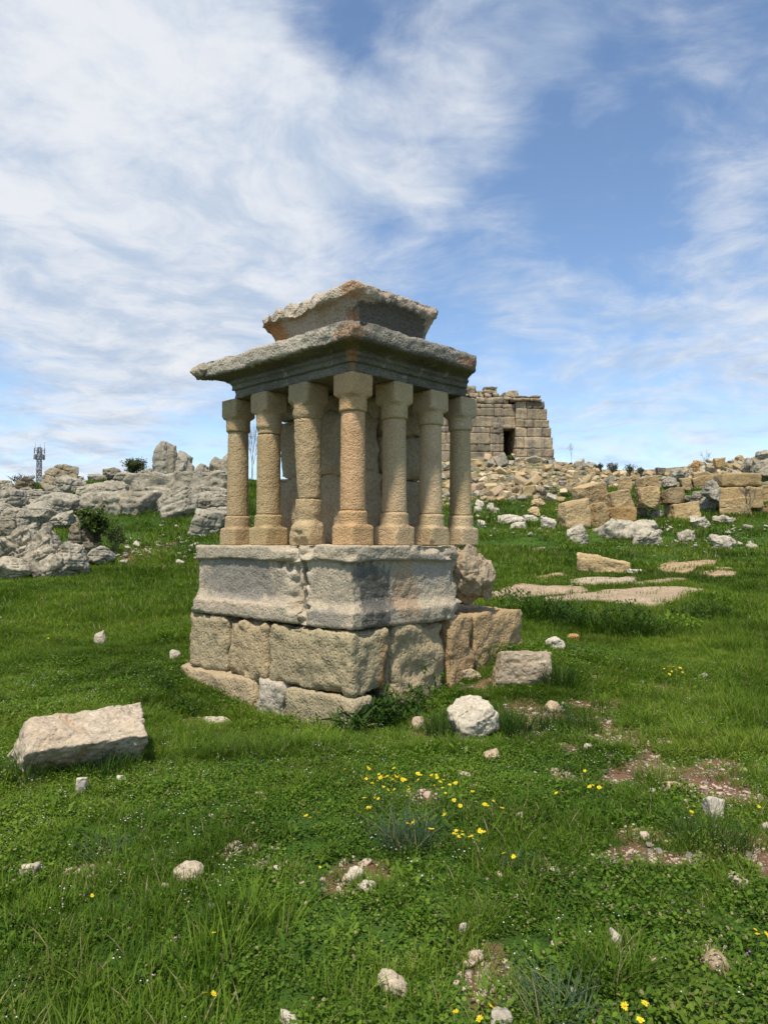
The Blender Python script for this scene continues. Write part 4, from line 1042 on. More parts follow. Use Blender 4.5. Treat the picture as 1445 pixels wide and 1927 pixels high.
# the long tilted stone at the left
V, Q = rock_np((1.0, .60, .50), 7, 'block', .022, .06)
k = V[:, 2] / .50
V[:, 1] += .34 * (.85 - k)                                # the front undercuts: foot set back from the upper edge
V = carve(V, (-.15, -.44, .12), (.5, .22, .24), (0, 1, .0), 41, .3)
o = link("fallen_stone", mesh_np("fallen_stone", V, Q), stone_mat('orange_flushed_limestone', (.56, .50, .41), (.50, .42, .32), dark=(.25, .24, .21), dark_amt=.2, orange=(.52, .33, .18), orange_amt=.6, pale=(.74, .70, .62), pale_amt=.3, grain=20, bump=.9, pit=.8), None, color=(.9, .86, .80))
ga, gb = hit(92, 1462), hit(272, 1408)
o.location = ((ga[0] + gb[0]) / 2 - .11, (ga[1] + gb[1]) / 2 - .06, -.14); o.rotation_euler = (.30, -.02, math.radians(36))
tag(o, "large pale elongated stone tilted in the grass at the left", "stone")
FOOT.append((o.location.x, o.location.y, .5, .2, math.radians(33)))

# ------------------------------------------------------------------ rubble below the tower
RB = "rubble stones on the slope below the ruined tower"
base_r = []
for k in range(14):
    kd = ['block', 'block', 'shard', 'block'][k % 4]
    V, Q = rock_np([(1, .8, .62), (1, .6, .5), (1, .85, .8), (1, .7, .45)][k % 4], 700 + k, kd, .07, .03, 40, .2)
    V[:, 2] -= V[:, 2].max() / 2
    base_r.append(mesh_np("rubble_stone", V, Q)); base_r[-1].materials.append(M_TAN)
base_g = []
for k in range(6):
    V, Q = rock_np((1, .8, .62), 740 + k, 'block' if k % 2 else 'shard', .07, .04, 40, .3); V[:, 2] -= V[:, 2].max() / 2
    base_g.append(mesh_np("rubble_stone", V, Q)); base_g[-1].materials.append(M_LIME)
rr = np.random.default_rng(3)
TOP = [(820, 868), (890, 866), (960, 858), (1040, 856), (1062, 842), (1085, 852), (1125, 872), (1165, 884), (1240, 893), (1300, 878), (1360, 868), (1420, 862), (1460, 858)]
BOT = [(820, 956), (890, 950), (960, 944), (1000, 948), (1060, 948), (1120, 925), (1180, 912), (1240, 908), (1300, 906), (1380, 896), (1460, 890)]
cand = []
tries = 0
while len(cand) < 380 and tries < 20000:
    tries += 1
    px = rr.uniform(822, 1455) if rr.random() < .45 else rr.uniform(880, 1130)
    t0 = np.interp(px, *zip(*TOP)); t1 = np.interp(px, *zip(*BOT))
    py = rr.uniform(t0 + 2, t1)
    sz = float(np.exp(rr.normal(math.log(21), .36))) * np.interp(py, [850, 940], [.8, 1.15])
    sz = min(max(sz, 9), 38)
    if any(abs(px - c[0]) < (sz + c[2]) * .36 and abs(py - c[1]) < (sz + c[2]) * .22 for c in cand): continue
    cand.append((px, py, sz))
RUB = []
cand.sort(key=lambda c: -c[2])
def where(px, py):
    if px < 930: s = "behind the end column"
    elif px < 1000: s = "under the tower doorway"
    elif px < 1070: s = "below the tower's right edge"
    elif px < 1150: s = "right of the tower"
    elif px < 1260: s = "behind the block pile"
    elif px < 1360: s = "on the right skyline slope"
    else: s = "at the far right skyline"
    t0 = np.interp(px, *zip(*TOP)); t1 = np.interp(px, *zip(*BOT)); f = (py - t0) / (t1 - t0)
    return s, ["high", "midway", "low"][min(2, int(f * 3))]
for n_, (px, py, sz) in enumerate(cand):
    g = hit(px, py)
    if g[1] > 60: continue
    grey = rr.random() < (.36 if px < 1150 else .42)
    white = rr.random() < .2
    s = sz / F_PX * g[1]
    loc = (g[0], g[1] + s * .2, g[2] + s * rr.uniform(.16, .38))
    rot = (rr.uniform(-.6, .6), rr.uniform(-.6, .6), rr.uniform(0, 6.28))
    lib = base_g if grey else base_r
    me = lib[int(rr.integers(len(lib)))]
    v = rr.uniform(.82, 1.22)
    c = np.array([1.0, .94 + rr.uniform(-.05, .05), .84 + rr.uniform(-.12, .13)]) * v * 1.05 if not grey else np.array([1, 1, .97]) * v
    if white: c = np.array([1.5, 1.5, 1.48]) if not grey else np.array([1.35, 1.35, 1.3])
    tone = "whitish" if white else ("grey" if grey else ("ochre" if c[2] / c[0] < .76 else "tan"))
    size = "big" if sz > 20 else ("medium" if sz > 13 else "small")
    shape = "angular" if not grey else "rounded"
    o = link("rubble_stone", me, None, None, loc, rot, tuple(c))
    o.scale = (s, s * rr.uniform(.8, 1.1), s * rr.uniform(.8, 1.15))
    w1, w2 = where(px, py)
    tag(o, f"{size} {shape} {tone} stone {w2} in the rubble {w1}", "rubble stone", RB); RUB.append((px, o))
    if n_ >= 296: break
ORD = "leftmost second third fourth fifth sixth seventh eighth ninth tenth eleventh twelfth thirteenth fourteenth fifteenth sixteenth seventeenth eighteenth nineteenth twentieth".split()
same = {}
for px, o in sorted(RUB, key=lambda t: t[0]): same.setdefault(o['label'], []).append(o)
for lab, os_ in same.items():
    if 1 < len(os_) <= 20:
        for q, o in enumerate(os_): o['label'] = f"{lab}, {ORD[q]}" + (" from left" if q else "")
# the smallest pieces between them: one mass
def scatter_mass(name, label, boxes, count, smin, smax, mat, color, seed, lift=.15):
    r = np.random.default_rng(seed); acc = Acc()
    shapes = [rock_np((1, .8, .6), seed * 10 + k, 'shard' if k % 2 else 'block', .2, .03, 40, .2) for k in range(6)]
    for i in range(count):
        px, py = boxes(r); g = hit(px, py)
        if g[1] > 60: continue
        V, Q = shapes[int(r.integers(6))]
        s = r.uniform(smin, smax) / F_PX * g[1]
        a = r.uniform(0, 6.28); R = np.array([[math.cos(a), -math.sin(a), 0], [math.sin(a), math.cos(a), 0], [0, 0, 1]])
        acc.add(((V - [0, 0, .3]) * s * r.uniform(.7, 1.2, 3)) @ R.T + [g[0], g[1], g[2] + s * lift], Q)
    o = link(name, acc.mesh(name), mat, None, color=color)
    tag(o, label, name.replace('_', ' '), None, 'stuff')
def rb_box(r):
    px = r.uniform(822, 1455) if r.random() < .5 else r.uniform(885, 1120)
    return px, r.uniform(np.interp(px, *zip(*TOP)) + 1, np.interp(px, *zip(*BOT)) + 3)
scatter_mass("rubble", "small tan pieces filling the gaps of the rubble slope", rb_box, 1500, 4, 9, M_TAN, (1.05, 1.0, .92), 5, .05)

# ------------------------------------------------------------------ leaf materials
def leaf_mat(name, cols, straw=.04, transl=.35, vary=.5, rough=.5):
    mt = bpy.data.materials.new(name); mt.use_nodes = True
    T = NT(mt.node_tree)
    tint = T.new('ShaderNodeAttribute', attribute_name='tint').outputs['Fac']
    info = T.new('ShaderNodeObjectInfo')
    pos = T.new('ShaderNodeNewGeometry').outputs['Position']
    big = T.noise(pos, .55, 5, .6)
    f = T.math('ADD', T.math('MULTIPLY', tint, .5), T.math('ADD', T.math('MULTIPLY', info.outputs['Random'], .35), T.math('MULTIPLY', T.math('SUBTRACT', big, .5), 2.3)))
    ramp = T.new('ShaderNodeValToRGB'); T.put(ramp.inputs[0], f)
    el = ramp.color_ramp.elements
    el[0].position = .05; el[0].color = (*cols[0], 1); el[1].position = .95; el[1].color = (*cols[-1], 1)
    for k, c in enumerate(cols[1:-1]):
        e = el.new(.05 + .9 * (k + 1) / (len(cols) - 1)); e.color = (*c, 1)
    col = ramp.outputs[0]
    if straw: col = T.mix(T.math('GREATER_THAN', tint, 1 - straw), col, (.30, .25, .12))
    col = T.mix(T.math('MULTIPLY', T.step(T.noise(pos, 1.3, 6, .65), .52, .72), .38), col, (.16, .17, .035))
    b = T.new('ShaderNodeBsdfPrincipled'); T.put(b.inputs['Base Color'], col)
    b.inputs['Roughness'].default_value = rough + .15; b.inputs['Specular IOR Level'].default_value = .10
    tr = T.new('ShaderNodeBsdfTranslucent'); T.put(tr.inputs[0], T.mix(1.0, col, (1.1, 1.25, .55), 'MULTIPLY'))
    ms = T.new('ShaderNodeMixShader'); ms.inputs[0].default_value = transl
    T.l.new(b.outputs[0], ms.inputs[1]); T.l.new(tr.outputs[0], ms.inputs[2])
    o = T.new('ShaderNodeOutputMaterial'); T.l.new(ms.outputs[0], o.inputs[0])
    return mt
M_GRASS = leaf_mat("grass_blade", [(.055, .103, .010), (.100, .172, .016), (.160, .240, .024), (.235, .285, .043)], .08)
M_HERB = leaf_mat("herb_leaf", [(.048, .097, .010), (.087, .160, .016), (.138, .222, .023), (.20, .265, .040)], .02)
M_BLUE = leaf_mat("bluish_blade", [(.06, .105, .055), (.09, .145, .075), (.135, .185, .10)], .10)
M_DARKG = leaf_mat("dark_weed", [(.032, .07, .014), (.055, .105, .018), (.085, .14, .026)], .01)
M_SHRUB = leaf_mat("shrub_leaf", [(.045, .075, .018), (.075, .115, .028), (.11, .15, .04)], .03)
M_OLIVE = leaf_mat("olive_leaf", [(.07, .085, .040), (.10, .118, .055), (.14, .155, .08)], .05)
def plain(name, col, rough=.7, tr=0.):
    mt = bpy.data.materials.new(name); mt.use_nodes = True
    T = NT(mt.node_tree)
    info = T.new('ShaderNodeObjectInfo')
    c = T.mix(1.0, T.mix(info.outputs['Random'], tuple(x * .88 for x in col), tuple(min(1, x * 1.1) for x in col)), T.mix(T.noise(T.new('ShaderNodeTexCoord').outputs['Object'], 60, 3), (.85, .85, .85), (1.12, 1.12, 1.12)), 'MULTIPLY')
    b = T.new('ShaderNodeBsdfPrincipled'); T.put(b.inputs['Base Color'], c); b.inputs['Roughness'].default_value = rough
    b.inputs['Specular IOR Level'].default_value = .2
    o = T.new('ShaderNodeOutputMaterial')
    if tr:
        t2 = T.new('ShaderNodeBsdfTranslucent'); T.put(t2.inputs[0], c); ms = T.new('ShaderNodeMixShader'); ms.inputs[0].default_value = tr
        T.l.new(b.outputs[0], ms.inputs[1]); T.l.new(t2.outputs[0], ms.inputs[2]); T.l.new(ms.outputs[0], o.inputs[0])
    else: T.l.new(b.outputs[0], o.inputs[0])
    return mt
M_YEL = plain("yellow_petal", (.84, .68, .03), .6, .3)
M_YELC = plain("orange_centre", (.72, .36, .02))
M_STEM = plain("flower_stem", (.07, .12, .03))
M_WPET = plain("white_petal", (.72, .72, .68), .7, .2)
M_PPET = plain("purple_petal", (.36, .17, .42), .7, .2)
M_CHIP = plain("pinkish_chip", (.46, .345, .26), .9)
M_TWIG = plain("grey_twig", (.13, .11, .085), .9)

# ------------------------------------------------------------------ blades and leaves
def blades(n, R, h, w, lean=.5, seed=0, seg=3, spread=1.0, curl=.6):
    r = np.random.default_rng(seed)
    a = r.uniform(0, 2 * np.pi, n); rad = R * np.sqrt(r.uniform(0, 1, n))
    bx, by = rad * np.cos(a), rad * np.sin(a)
    da = a + r.normal(0, 1.1, n); hh = h * r.uniform(.45, 1.15, n); ln = lean * r.uniform(.15, 1.2, n) * (1 + spread * rad / R * .5)
    ww = w * r.uniform(.7, 1.25, n); side = da + np.pi / 2 + r.normal(0, .4, n)
    t = np.linspace(0, 1, seg + 1)
    prof = np.array([.8, 1.0, .7, 0.04])[:seg + 1] if seg == 3 else np.interp(t, [0, .4, 1], [.8, 1, .04])
    V = np.zeros((n, seg + 1, 2, 3)); up = hh[:, None] * (t - .28 * np.minimum(ln, 1.4)[:, None] * t ** 2.2 * curl * 1.5)
    out = (hh * ln)[:, None] * t ** 1.7
    cx = bx[:, None] + out * np.cos(da)[:, None]; cy = by[:, None] + out * np.sin(da)[:, None]
    for q, s in ((0, -.5), (1, .5)):
        V[:, :, q, 0] = cx + s * (ww * np.cos(side))[:, None] * prof; V[:, :, q, 1] = cy + s * (ww * np.sin(side))[:, None] * prof; V[:, :, q, 2] = up - .012
    idx = np.arange(n * (seg + 1) * 2).reshape(n, seg + 1, 2)
    Q = np.stack([idx[:, :-1, 0], idx[:, :-1, 1], idx[:, 1:, 1], idx[:, 1:, 0]], -1).reshape(-1, 4)
    tint = np.repeat(r.uniform(0, 1, n), (seg + 1) * 2)
    return V.reshape(-1, 3), Q, tint
def leaves(n, R, h, s, seed=0, droop=.5, asp=.62):
    """small oval leaves held near horizontal at mixed heights"""
    r = np.random.default_rng(seed)
    a = r.uniform(0, 2 * np.pi, n); rad = R * np.sqrt(r.uniform(0, 1, n)); z = h * r.uniform(.25, 1.0, n) * (1 - .35 * (rad / R) ** 2)
    c = np.stack([rad * np.cos(a), rad * np.sin(a), z], 1)
    d = np.stack([np.cos(b_ := r.uniform(0, 2 * np.pi, n)), np.sin(b_), r.normal(0, droop, n)], 1); d /= np.linalg.norm(d, axis=1, keepdims=True)
    up = np.stack([r.normal(0, .35, n), r.normal(0, .35, n), np.ones(n)], 1)
    sd = np.cross(d, up); sd /= np.linalg.norm(sd, axis=1, keepdims=True); nn = np.cross(sd, d)
    L = s * r.uniform(.6, 1.3, n)[:, None]; Wd = L * asp
    P = np.stack([c, c + d * L * .35 + sd * Wd * .5 + nn * L * .06, c + d * L * .75 + sd * Wd * .42 + nn * L * .05, c + d * L, c + d * L * .75 - sd * Wd * .42 + nn * L * .05, c + d * L * .35 - sd * Wd * .5 + nn * L * .06], 1)
    i = np.arange(n)[:, None] * 6
    Q = np.concatenate([i + [0, 1, 2, 3], i + [0, 3, 4, 5]])
    return P.reshape(-1, 3), Q, np.repeat(r.uniform(0, 1, n), 6)
def clump(name, pieces, mat):
    acc = Acc(); tt = []
    for V, Q, t in pieces: acc.add(V, Q); tt.append(t)
    me = acc.mesh(name); at_ = me.attributes.new('tint', 'FLOAT', 'POINT'); at_.data.foreach_set('value', np.concatenate(tt).astype(np.float32))
    me.materials.append(mat)
    return me
def library(name, meshes):
    c = bpy.data.collections.new(name)
    for k, m in enumerate(meshes):
        o = bpy.data.objects.new(f"{name}_{k:02d}", m); c.objects.link(o)
    return c
def scatter(name, label, lib, nlib, P, rot, scl, idx):
    me = bpy.data.meshes.new(name); me.vertices.add(len(P)); me.vertices.foreach_set('co', np.asarray(P, np.float32).ravel())
    for nm, typ, arr, key in (('rot', 'FLOAT_VECTOR', rot, 'vector'), ('scl', 'FLOAT_VECTOR', scl, 'vector'), ('idx', 'INT', idx, 'value')):
        a = me.attributes.new(nm, typ, 'POINT'); a.data.foreach_set(key, np.asarray(arr, np.int32 if typ == 'INT' else np.float32).ravel())
    o = bpy.data.objects.new(name, me); COL.objects.link(o)
    ng = bpy.data.node_groups.new(name + "_scatter", 'GeometryNodeTree')
    ng.interface.new_socket('Geometry', in_out='INPUT', socket_type='NodeSocketGeometry'); ng.interface.new_socket('Geometry', in_out='OUTPUT', socket_type='NodeSocketGeometry')
    N, L = ng.nodes, ng.links
    gi, go = N.new('NodeGroupInput'), N.new('NodeGroupOutput'); ip = N.new('GeometryNodeInstanceOnPoints'); ci = N.new('GeometryNodeCollectionInfo')
    ci.inputs[0].default_value = lib; ci.inputs[1].default_value = True; ci.inputs[2].default_value = True
    ip.inputs['Pick Instance'].default_value = True
    L.new(gi.outputs[0], ip.inputs['Points']); L.new(ci.outputs[0], ip.inputs['Instance']); L.new(ip.outputs[0], go.inputs[0])
    for nm, typ, sock in (('rot', 'FLOAT_VECTOR', 'Rotation'), ('scl', 'FLOAT_VECTOR', 'Scale'), ('idx', 'INT', 'Instance Index')):
        na = N.new('GeometryNodeInputNamedAttribute', ); na.data_type = typ; na.inputs['Name'].default_value = nm
        L.new(na.outputs['Attribute'], ip.inputs[sock])
    o.modifiers.new("scatter", 'NODES').node_group = ng
    tag(o, label, name.replace('_', ' '), None, 'stuff')
    return o

# where turf may grow
def in_poly(x, y, poly):
    ins = np.zeros(len(x), bool); n = len(poly)
    for i in range(n):
        x1, y1 = poly[i]; x2, y2 = poly[(i + 1) % n]
        c = (y1 > y) != (y2 > y)
        with np.errstate(divide='ignore', invalid='ignore'): ins ^= c & (x < (x2 - x1) * (y - y1) / (y2 - y1 + 1e-12) + x1)
    return ins
def free(x, y, r, edge=.0):
    ok = np.ones(len(x), bool)
    dx, dy = x - MON[0], y - MON[1]
    lx, ly = cA * dx + sA * dy, -sA * dx + cA * dy
    ok &= ~((lx > -.30) & (lx < 2.44) & (ly > -.24) & (ly < 2.6)) & ~((lx > -.30) & (lx < .55) & (ly > -.44) & (ly < 2.7))
    for f in FOOT:
        c, s = math.cos(f[4]), math.sin(f[4]); ax, ay = x - f[0], y - f[1]
        ok &= ((c * ax + s * ay) / max(f[2], .02)) ** 2 + ((-s * ax + c * ay) / max(f[3], .02)) ** 2 > .8
    for pl in SLABS: ok &= ~(in_poly(x, y, pl) & (r.random(len(x)) > .035))
    return ok
def band(r, n, y0, y1, mx=.66, pad=1.7, power=1.0):
    n = int(n * 1.2)
    y = y0 + (y1 - y0) * r.random(n) ** power
    x = (r.random(n) * 2 - 1) * (mx * y + pad)
    keep = r.random(n) < (mx * y + pad) / (mx * y1 + pad)
    return x[keep], y[keep]

r = np.random.default_rng(77)
L_GR = library("grass_clump", [clump("grass_clump", [blades(34, .10, .105, .0052, .6, s)], M_GRASS) for s in range(4)]
               + [clump("grass_clump", [blades(46, .09, .17, .0055, .75, 20 + s)], M_GRASS) for s in range(3)]
               + [clump("grass_clump", [blades(44, .22, .115, .012, .6, 30 + s, 2)], M_GRASS) for s in range(3)]
               + [clump("grass_clump", [blades(52, .34, .125, .020, .55, 40 + s, 2)], M_GRASS) for s in range(3)])
L_HB = library("herb_clump", [clump("herb_clump", [leaves(46, .10, .065, .019, s), blades(5, .09, .08, .004, .6, s)], M_HERB) for s in range(3)]
               + [clump("herb_clump", [leaves(60, .09, .05, .013, 10 + s, .6, .75)], M_HERB) for s in range(3)]
               + [clump("herb_clump", [leaves(20, .08, .06, .042, 20 + s, .7, .36), blades(8, .1, .1, .005, .6, s)], M_HERB) for s in range(2)])
def put_grass():
    PX, PY, SC, IX, SCZ = [], [], [], [], []
    def add(n, y0, y1, kinds, s0, s1, thr=None, mx=.66, dens=None, power=1.):
        x, y = band(r, n, y0, y1, mx, power=power)
        P = np.stack([x, y, 0 * x], 1)
        ok = free(x, y, r) & (r.random(len(x)) > bare_mask(x, y) * .84) & (r.random(len(x)) > rubble_mask(x, y) * 1.05)
        if dens is not None: ok &= r.random(len(x)) < dens(P)
        x, y = x[ok], y[ok]; P = P[ok]
        PX.append(x); PY.append(y); IX.append(r.choice(kinds, len(x)))
        s = r.uniform(s0, s1, len(x)) * (1 + .35 * fbm(P * .9, 5, 3))
        SC.append(s); SCZ.append(s * (1 + .45 * fbm(P * .55, 6, 3)))
    tuft = lambda P: np.clip(.42 + 1.1 * fbm(P * 1.0, 41, 3), .10, 1)
    add(12000, 1.6, 6.2, [0, 1, 2, 3], .35, .85, dens=tuft, power=.8)
    add(1500, 1.8, 7, [4, 5, 6], .4, .95, dens=lambda P: np.clip(1.8 * fbm(P * 1.1, 43, 3) - .25, 0, 1))
    add(28000, 5.6, 11, [0, 1, 2, 3, 4], .55, 1.05)
    for f in FOOT:                                        # grass grows up round the loose stones
        if f[1] < 9.5 and f[2] < .45:
            n_ = int(9 + 60 * f[2]); th = r.uniform(0, 6.283, n_); k_ = r.uniform(.95, 1.3, n_)
            ax, ay = f[2] * k_ * 1.15 * np.cos(th), f[3] * k_ * 1.15 * np.sin(th); c_, s_ = math.cos(f[4]), math.sin(f[4])
            PX.append(f[0] + c_ * ax - s_ * ay); PY.append(f[1] + s_ * ax + c_ * ay); IX.append(r.choice([0, 1, 2, 3], n_))
            q_ = r.uniform(.4, .9, n_); SC.append(q_); SCZ.append(q_ * r.uniform(.7, 1.2, n_))
    add(17000, 10, 18, [7, 8, 9], .7, 1.15, mx=.78)
    add(21000, 16, 37, [10, 11, 12], .7, 1.2, mx=.84)
    x, y = np.concatenate(PX), np.concatenate(PY); n = len(x)
    s = np.clip(np.concatenate(SC), .25, 2.2); sz = np.clip(np.concatenate(SCZ), .2, 2.4)
    P = np.stack([x, y, ground(x, y)], 1)
    rot = np.stack([r.normal(0, .10, n), r.normal(0, .10, n), r.uniform(0, 6.283, n)], 1)
    scatter("grass", "green meadow grass growing all over the ground", L_GR, 13, P, rot, np.stack([s, s, sz], 1), np.concatenate(IX))
    print("grass clumps", n)
put_grass()
def put_herbs():
    x, y = band(r, 23000, 1.6, 9.5, power=.75)
    P = np.stack([x, y, 0 * x], 1)
    ok = free(x, y, r) & (r.random(len(x)) > bare_mask(x, y) * 1.1) & (r.random(len(x)) < np.clip(.85 - .9 * fbm(P * 1.0, 41, 3), .2, 1) * np.clip((11 - y) / 4, .15, 1))
    x, y = x[ok], y[ok]; n = len(x)
    P = np.stack([x, y, ground(x, y)], 1)
    kind = np.where(fbm(P * .8, 45, 2) > 0, r.choice([0, 1, 2], n), r.choice([3, 4, 5], n)); kind = np.where(r.random(n) < .10, r.choice([6, 7], n), kind)
    s = r.uniform(.7, 1.3, n)
    rot = np.stack([r.normal(0, .12, n), r.normal(0, .12, n), r.uniform(0, 6.283, n)], 1)
    scatter("low_herbs", "low clover and leafy herbs covering the near ground", L_HB, 8, P, rot, np.stack([s, s, s * r.uniform(.7, 1.3, n)], 1), kind)
put_herbs()
# tiny white and mauve flowers, gravel on the bare patches
def dots(n, R, h, s, seed):
    rr_ = np.random.default_rng(seed); acc = Acc(); tt = []
    for k in range(n):
        a, rad, z = rr_.uniform(0, 6.28), R * rr_.random() ** .5, h * rr_.uniform(.6, 1.2)
        c = np.array([rad * math.cos(a), rad * math.sin(a), z]); ss = s * rr_.uniform(.6, 1.2)
        U = np.array([[1, 0, 0], [.3, .95, 0], [-.8, .6, 0], [-.8, -.6, 0], [.3, -.95, 0], [0, 0, .7], [0, 0, -.5]]) * ss * .5 + c
        acc.add(U, None, [[0, 1, 5], [1, 2, 5], [2, 3, 5], [3, 4, 5], [4, 0, 5], [1, 0, 6], [2, 1, 6], [3, 2, 6], [4, 3, 6], [0, 4, 6]])
    return acc
for nm, mt, cnt, lab, sd in (("small_white_flowers", M_WPET, 1100, "tiny white flower heads dotted through the near grass", 1), ("small_mauve_flowers", M_PPET, 420, "tiny mauve flowers dotted through the near grass", 2)):
    ms = []
    for k in range(3):
        m = dots(3 if sd == 1 else 2, .03, .075, .009 if sd == 1 else .008, sd * 10 + k).mesh(nm); m.materials.append(mt); ms.append(m)
    x, y = band(r, cnt * 3, 1.8, 8.5, power=.8); P = np.stack([x, y, 0 * x], 1)
    ok = free(x, y, r) & (fbm(P * .9, 60 + sd, 3) > .05); x, y = x[ok][:cnt], y[ok][:cnt]; n = len(x)
    s = r.uniform(.7, 1.3, n)
    scatter(nm, lab, library(nm + "_sprig", ms), 3, np.stack([x, y, ground(x, y)], 1), np.stack([0 * x, 0 * x, r.uniform(0, 6.28, n)], 1), np.stack([s, s, s], 1), r.integers(0, 3, n))
def put_gravel():
    ms = []
    for k in range(6):
        V, Q = rock_np((1, .8, .55), 820 + k, 'shard' if k % 2 else 'boulder', .3, .05)
        m = mesh_np("pebble", V, Q); m.materials.append(M_CHIP if k % 3 else M_WHITE); ms.append(m)
    X_, Y_, S_ = [], [], []
    for (cx, cy, rx, ry) in BARE_E:
        n = int(min(420, 60 + 120 * rx * ry / .12))
        x = cx + rx * 1.2 * r.normal(0, .55, n); y = cy + ry * 1.2 * r.normal(0, .55, n)
        X_.append(x); Y_.append(y); S_.append(np.exp(r.normal(math.log(.017), .5, n)))
    x, y = band(r, 2200, 1.8, 9.5); q = r.random(len(x)) < np.clip(.5 + .12 * x, .28, 1); x, y = x[q], y[q]; X_.append(x); Y_.append(y); S_.append(np.exp(r.normal(math.log(.026), .5, len(x))))
    x, y, s = np.concatenate(X_), np.concatenate(Y_), np.clip(np.concatenate(S_), .006, .06)
    ok = free(x, y, r); x, y, s = x[ok], y[ok], s[ok]; n = len(x)
    scatter("gravel", "pale chips and pebbles on the bare earth patches", library("gravel_pebble", ms), 6, np.stack([x, y, ground(x, y) - s * .12], 1),
            np.stack([r.normal(0, .3, n), r.normal(0, .3, n), r.uniform(0, 6.28, n)], 1), np.stack([s, s, s], 1), r.integers(0, 6, n))
    # white chips scattered over the far turf
    cs = []
    for k in range(4):
        V, Q = rock_np((1, .75, .5), 860 + k, 'shard', .2, .05, 36)
        m = mesh_np("chip_stone", V, Q); m.materials.append(M_WHITE); cs.append(m)
    X_, Y_, S_ = [], [], []
    for (px0, py0, px1, py1, n, s0) in [(215, 1010, 370, 1075, 120, .10), (300, 975, 440, 1010, 26, .10), (330, 1020, 370, 1055, 20, .12), (895, 940, 1060, 1010, 70, .13), (1180, 985, 1440, 1035, 110, .11), (1300, 1000, 1445, 1060, 30, .08), (1120, 1005, 1290, 1050, 40, .09), (0, 1085, 440, 1190, 25, .05), (235, 1020, 300, 1050, 60, .12)]:
        for k in range(n):
            g = hit(r.uniform(px0, px1), r.uniform(py0, py1)); X_.append(g[0]); Y_.append(g[1]); S_.append(s0 * .8 * math.exp(r.normal(0, .4)))
    x, y, s = np.array(X_), np.array(Y_), np.array(S_); ok = free(x, y, r); x, y, s = x[ok], y[ok], s[ok]; n = len(x)
    scatter("stone_chips", "white stone chips scattered over the distant turf", library("chip_stone", cs), 4, np.stack([x, y, ground(x, y) + s * .15], 1),
            np.stack([r.normal(0, .3, n), r.normal(0, .3, n), r.uniform(0, 6.28, n)], 1), np.stack([s, s, s], 1), r.integers(0, 4, n))
put_gravel()

# ------------------------------------------------------------------ plants one can point to
def plant(name, label, cat, loc, pieces, mat, group=None):
    me = clump(name, pieces, mat)
    o = link(name, me, None, None, loc, (0, 0, random.uniform(0, 6.28)))
    return tag(o, label, cat, group)
TG = "dense grass tufts in the near grass"
for lab, px, py, n, R, h, w, mat, lean in [
    ("bluish green spiky grass tuft below the yellow flower cluster", 768, 1600, 330, .13, .24, .0042, M_BLUE, .75),
    ("large bluish grass tuft at the bottom right of centre", 1050, 1920, 170, .11, .17, .0042, M_BLUE, .9),
    ("fine bright green grass tuft at the lower right of centre", 895, 1740, 420, .11, .12, .0028, M_GRASS, .8),
    ("tall green tuft below the crooked white stone", 1150, 1850, 300, .12, .20, .0042, M_GRASS, .75),
    ("dark green tuft in front of the upright white stone", 1340, 1590, 420, .20, .19, .004, M_DARKG, .7),
    ("dark green tuft left of the bare earth under the squared block", 1070, 1375, 420, .26, .20, .005, M_DARKG, .7),
    ("dark tuft against the left of the rounded white rock", 828, 1392, 260, .14, .26, .006, M_DARKG, .45),
    ("dark tuft against the right of the rounded white rock", 962, 1385, 260, .16, .28, .006, M_DARKG, .5),
    ("dark tuft shading the right end of the squared block", 1052, 1290, 280, .2, .28, .006, M_DARKG, .5),
    ("dark tuft under the overhang of the big left stone", 195, 1455, 420, .24, .20, .0055, M_DARKG, .6),
    ("grass tuft at the near left end of the big left stone", 45, 1468, 360, .2, .22, .0055, M_DARKG, .6),
    ("green tuft on the bare earth in the middle right", 1235, 1470, 300, .15, .15, .0045, M_GRASS, .7),
    ("pale bluish tuft left of centre in the near grass", 200, 1610, 200, .12, .11, .004, M_BLUE, .9),
    ("silvery low plant right of the yellow flowers", 985, 1625, 140, .10, .07, .006, M_BLUE, 1.2),
]:
    g = hit(px, py)
    plant("grass_tuft", lab, "grass tuft", (g[0], g[1], gz(g[0], g[1])), [blades(n, R, h, w, lean, px)], mat, TG)
# leafy weeds along the foot of the monument
WG = "leafy weeds at the foot of the monument"
def weed(label, px, py, n, R, h, s, mat=M_DARKG, asp=.3, stems=6):
    g = hit(px, py); rw = random.Random(px)
    pc = []
    for k in range(stems):
        a = rw.uniform(0, 6.28); q = R * rw.random() ** .5; hh = h * rw.uniform(.6, 1.1)
        V, Q, t = leaves(n // stems, R * .38, hh, s, px + k, .9, asp)
        V = V + [q * math.cos(a), q * math.sin(a), 0]; pc.append((V, Q, t))
    pc.append(blades(20, R * .8, h, .005, .3, px + 3))
    return plant("leafy_weed", label, "weed", (g[0], g[1], gz(g[0], g[1])), pc, mat, WG)
weed("dark weed with long drooping leaves at the front corner of the monument", 692, 1376, 330, .26, .26, .15, M_DARKG, .15, 10)
weed("dark leafy weed just right of the front corner of the monument", 738, 1352, 520, .28, .36, .075, M_DARKG, .25, 9)
weed("tall green weed before the orange edge of the corner block", 770, 1316, 480, .24, .42, .06, M_HERB, .28, 9)
weed("feathery green weed before the lumpy base block", 820, 1296, 400, .24, .34, .05, M_HERB, .25, 9)
weed("green weed before the joint of the base blocks on the right", 858, 1272, 320, .22, .34, .05, M_HERB, .3, 8)
weed("green weed at the foot of the rightmost base block", 915, 1240, 200, .24, .24, .05, M_HERB, .3, 8)
weed("small weed at the middle of the foundation front", 600, 1380, 160, .2, .16, .05, M_HERB, .3, 6)
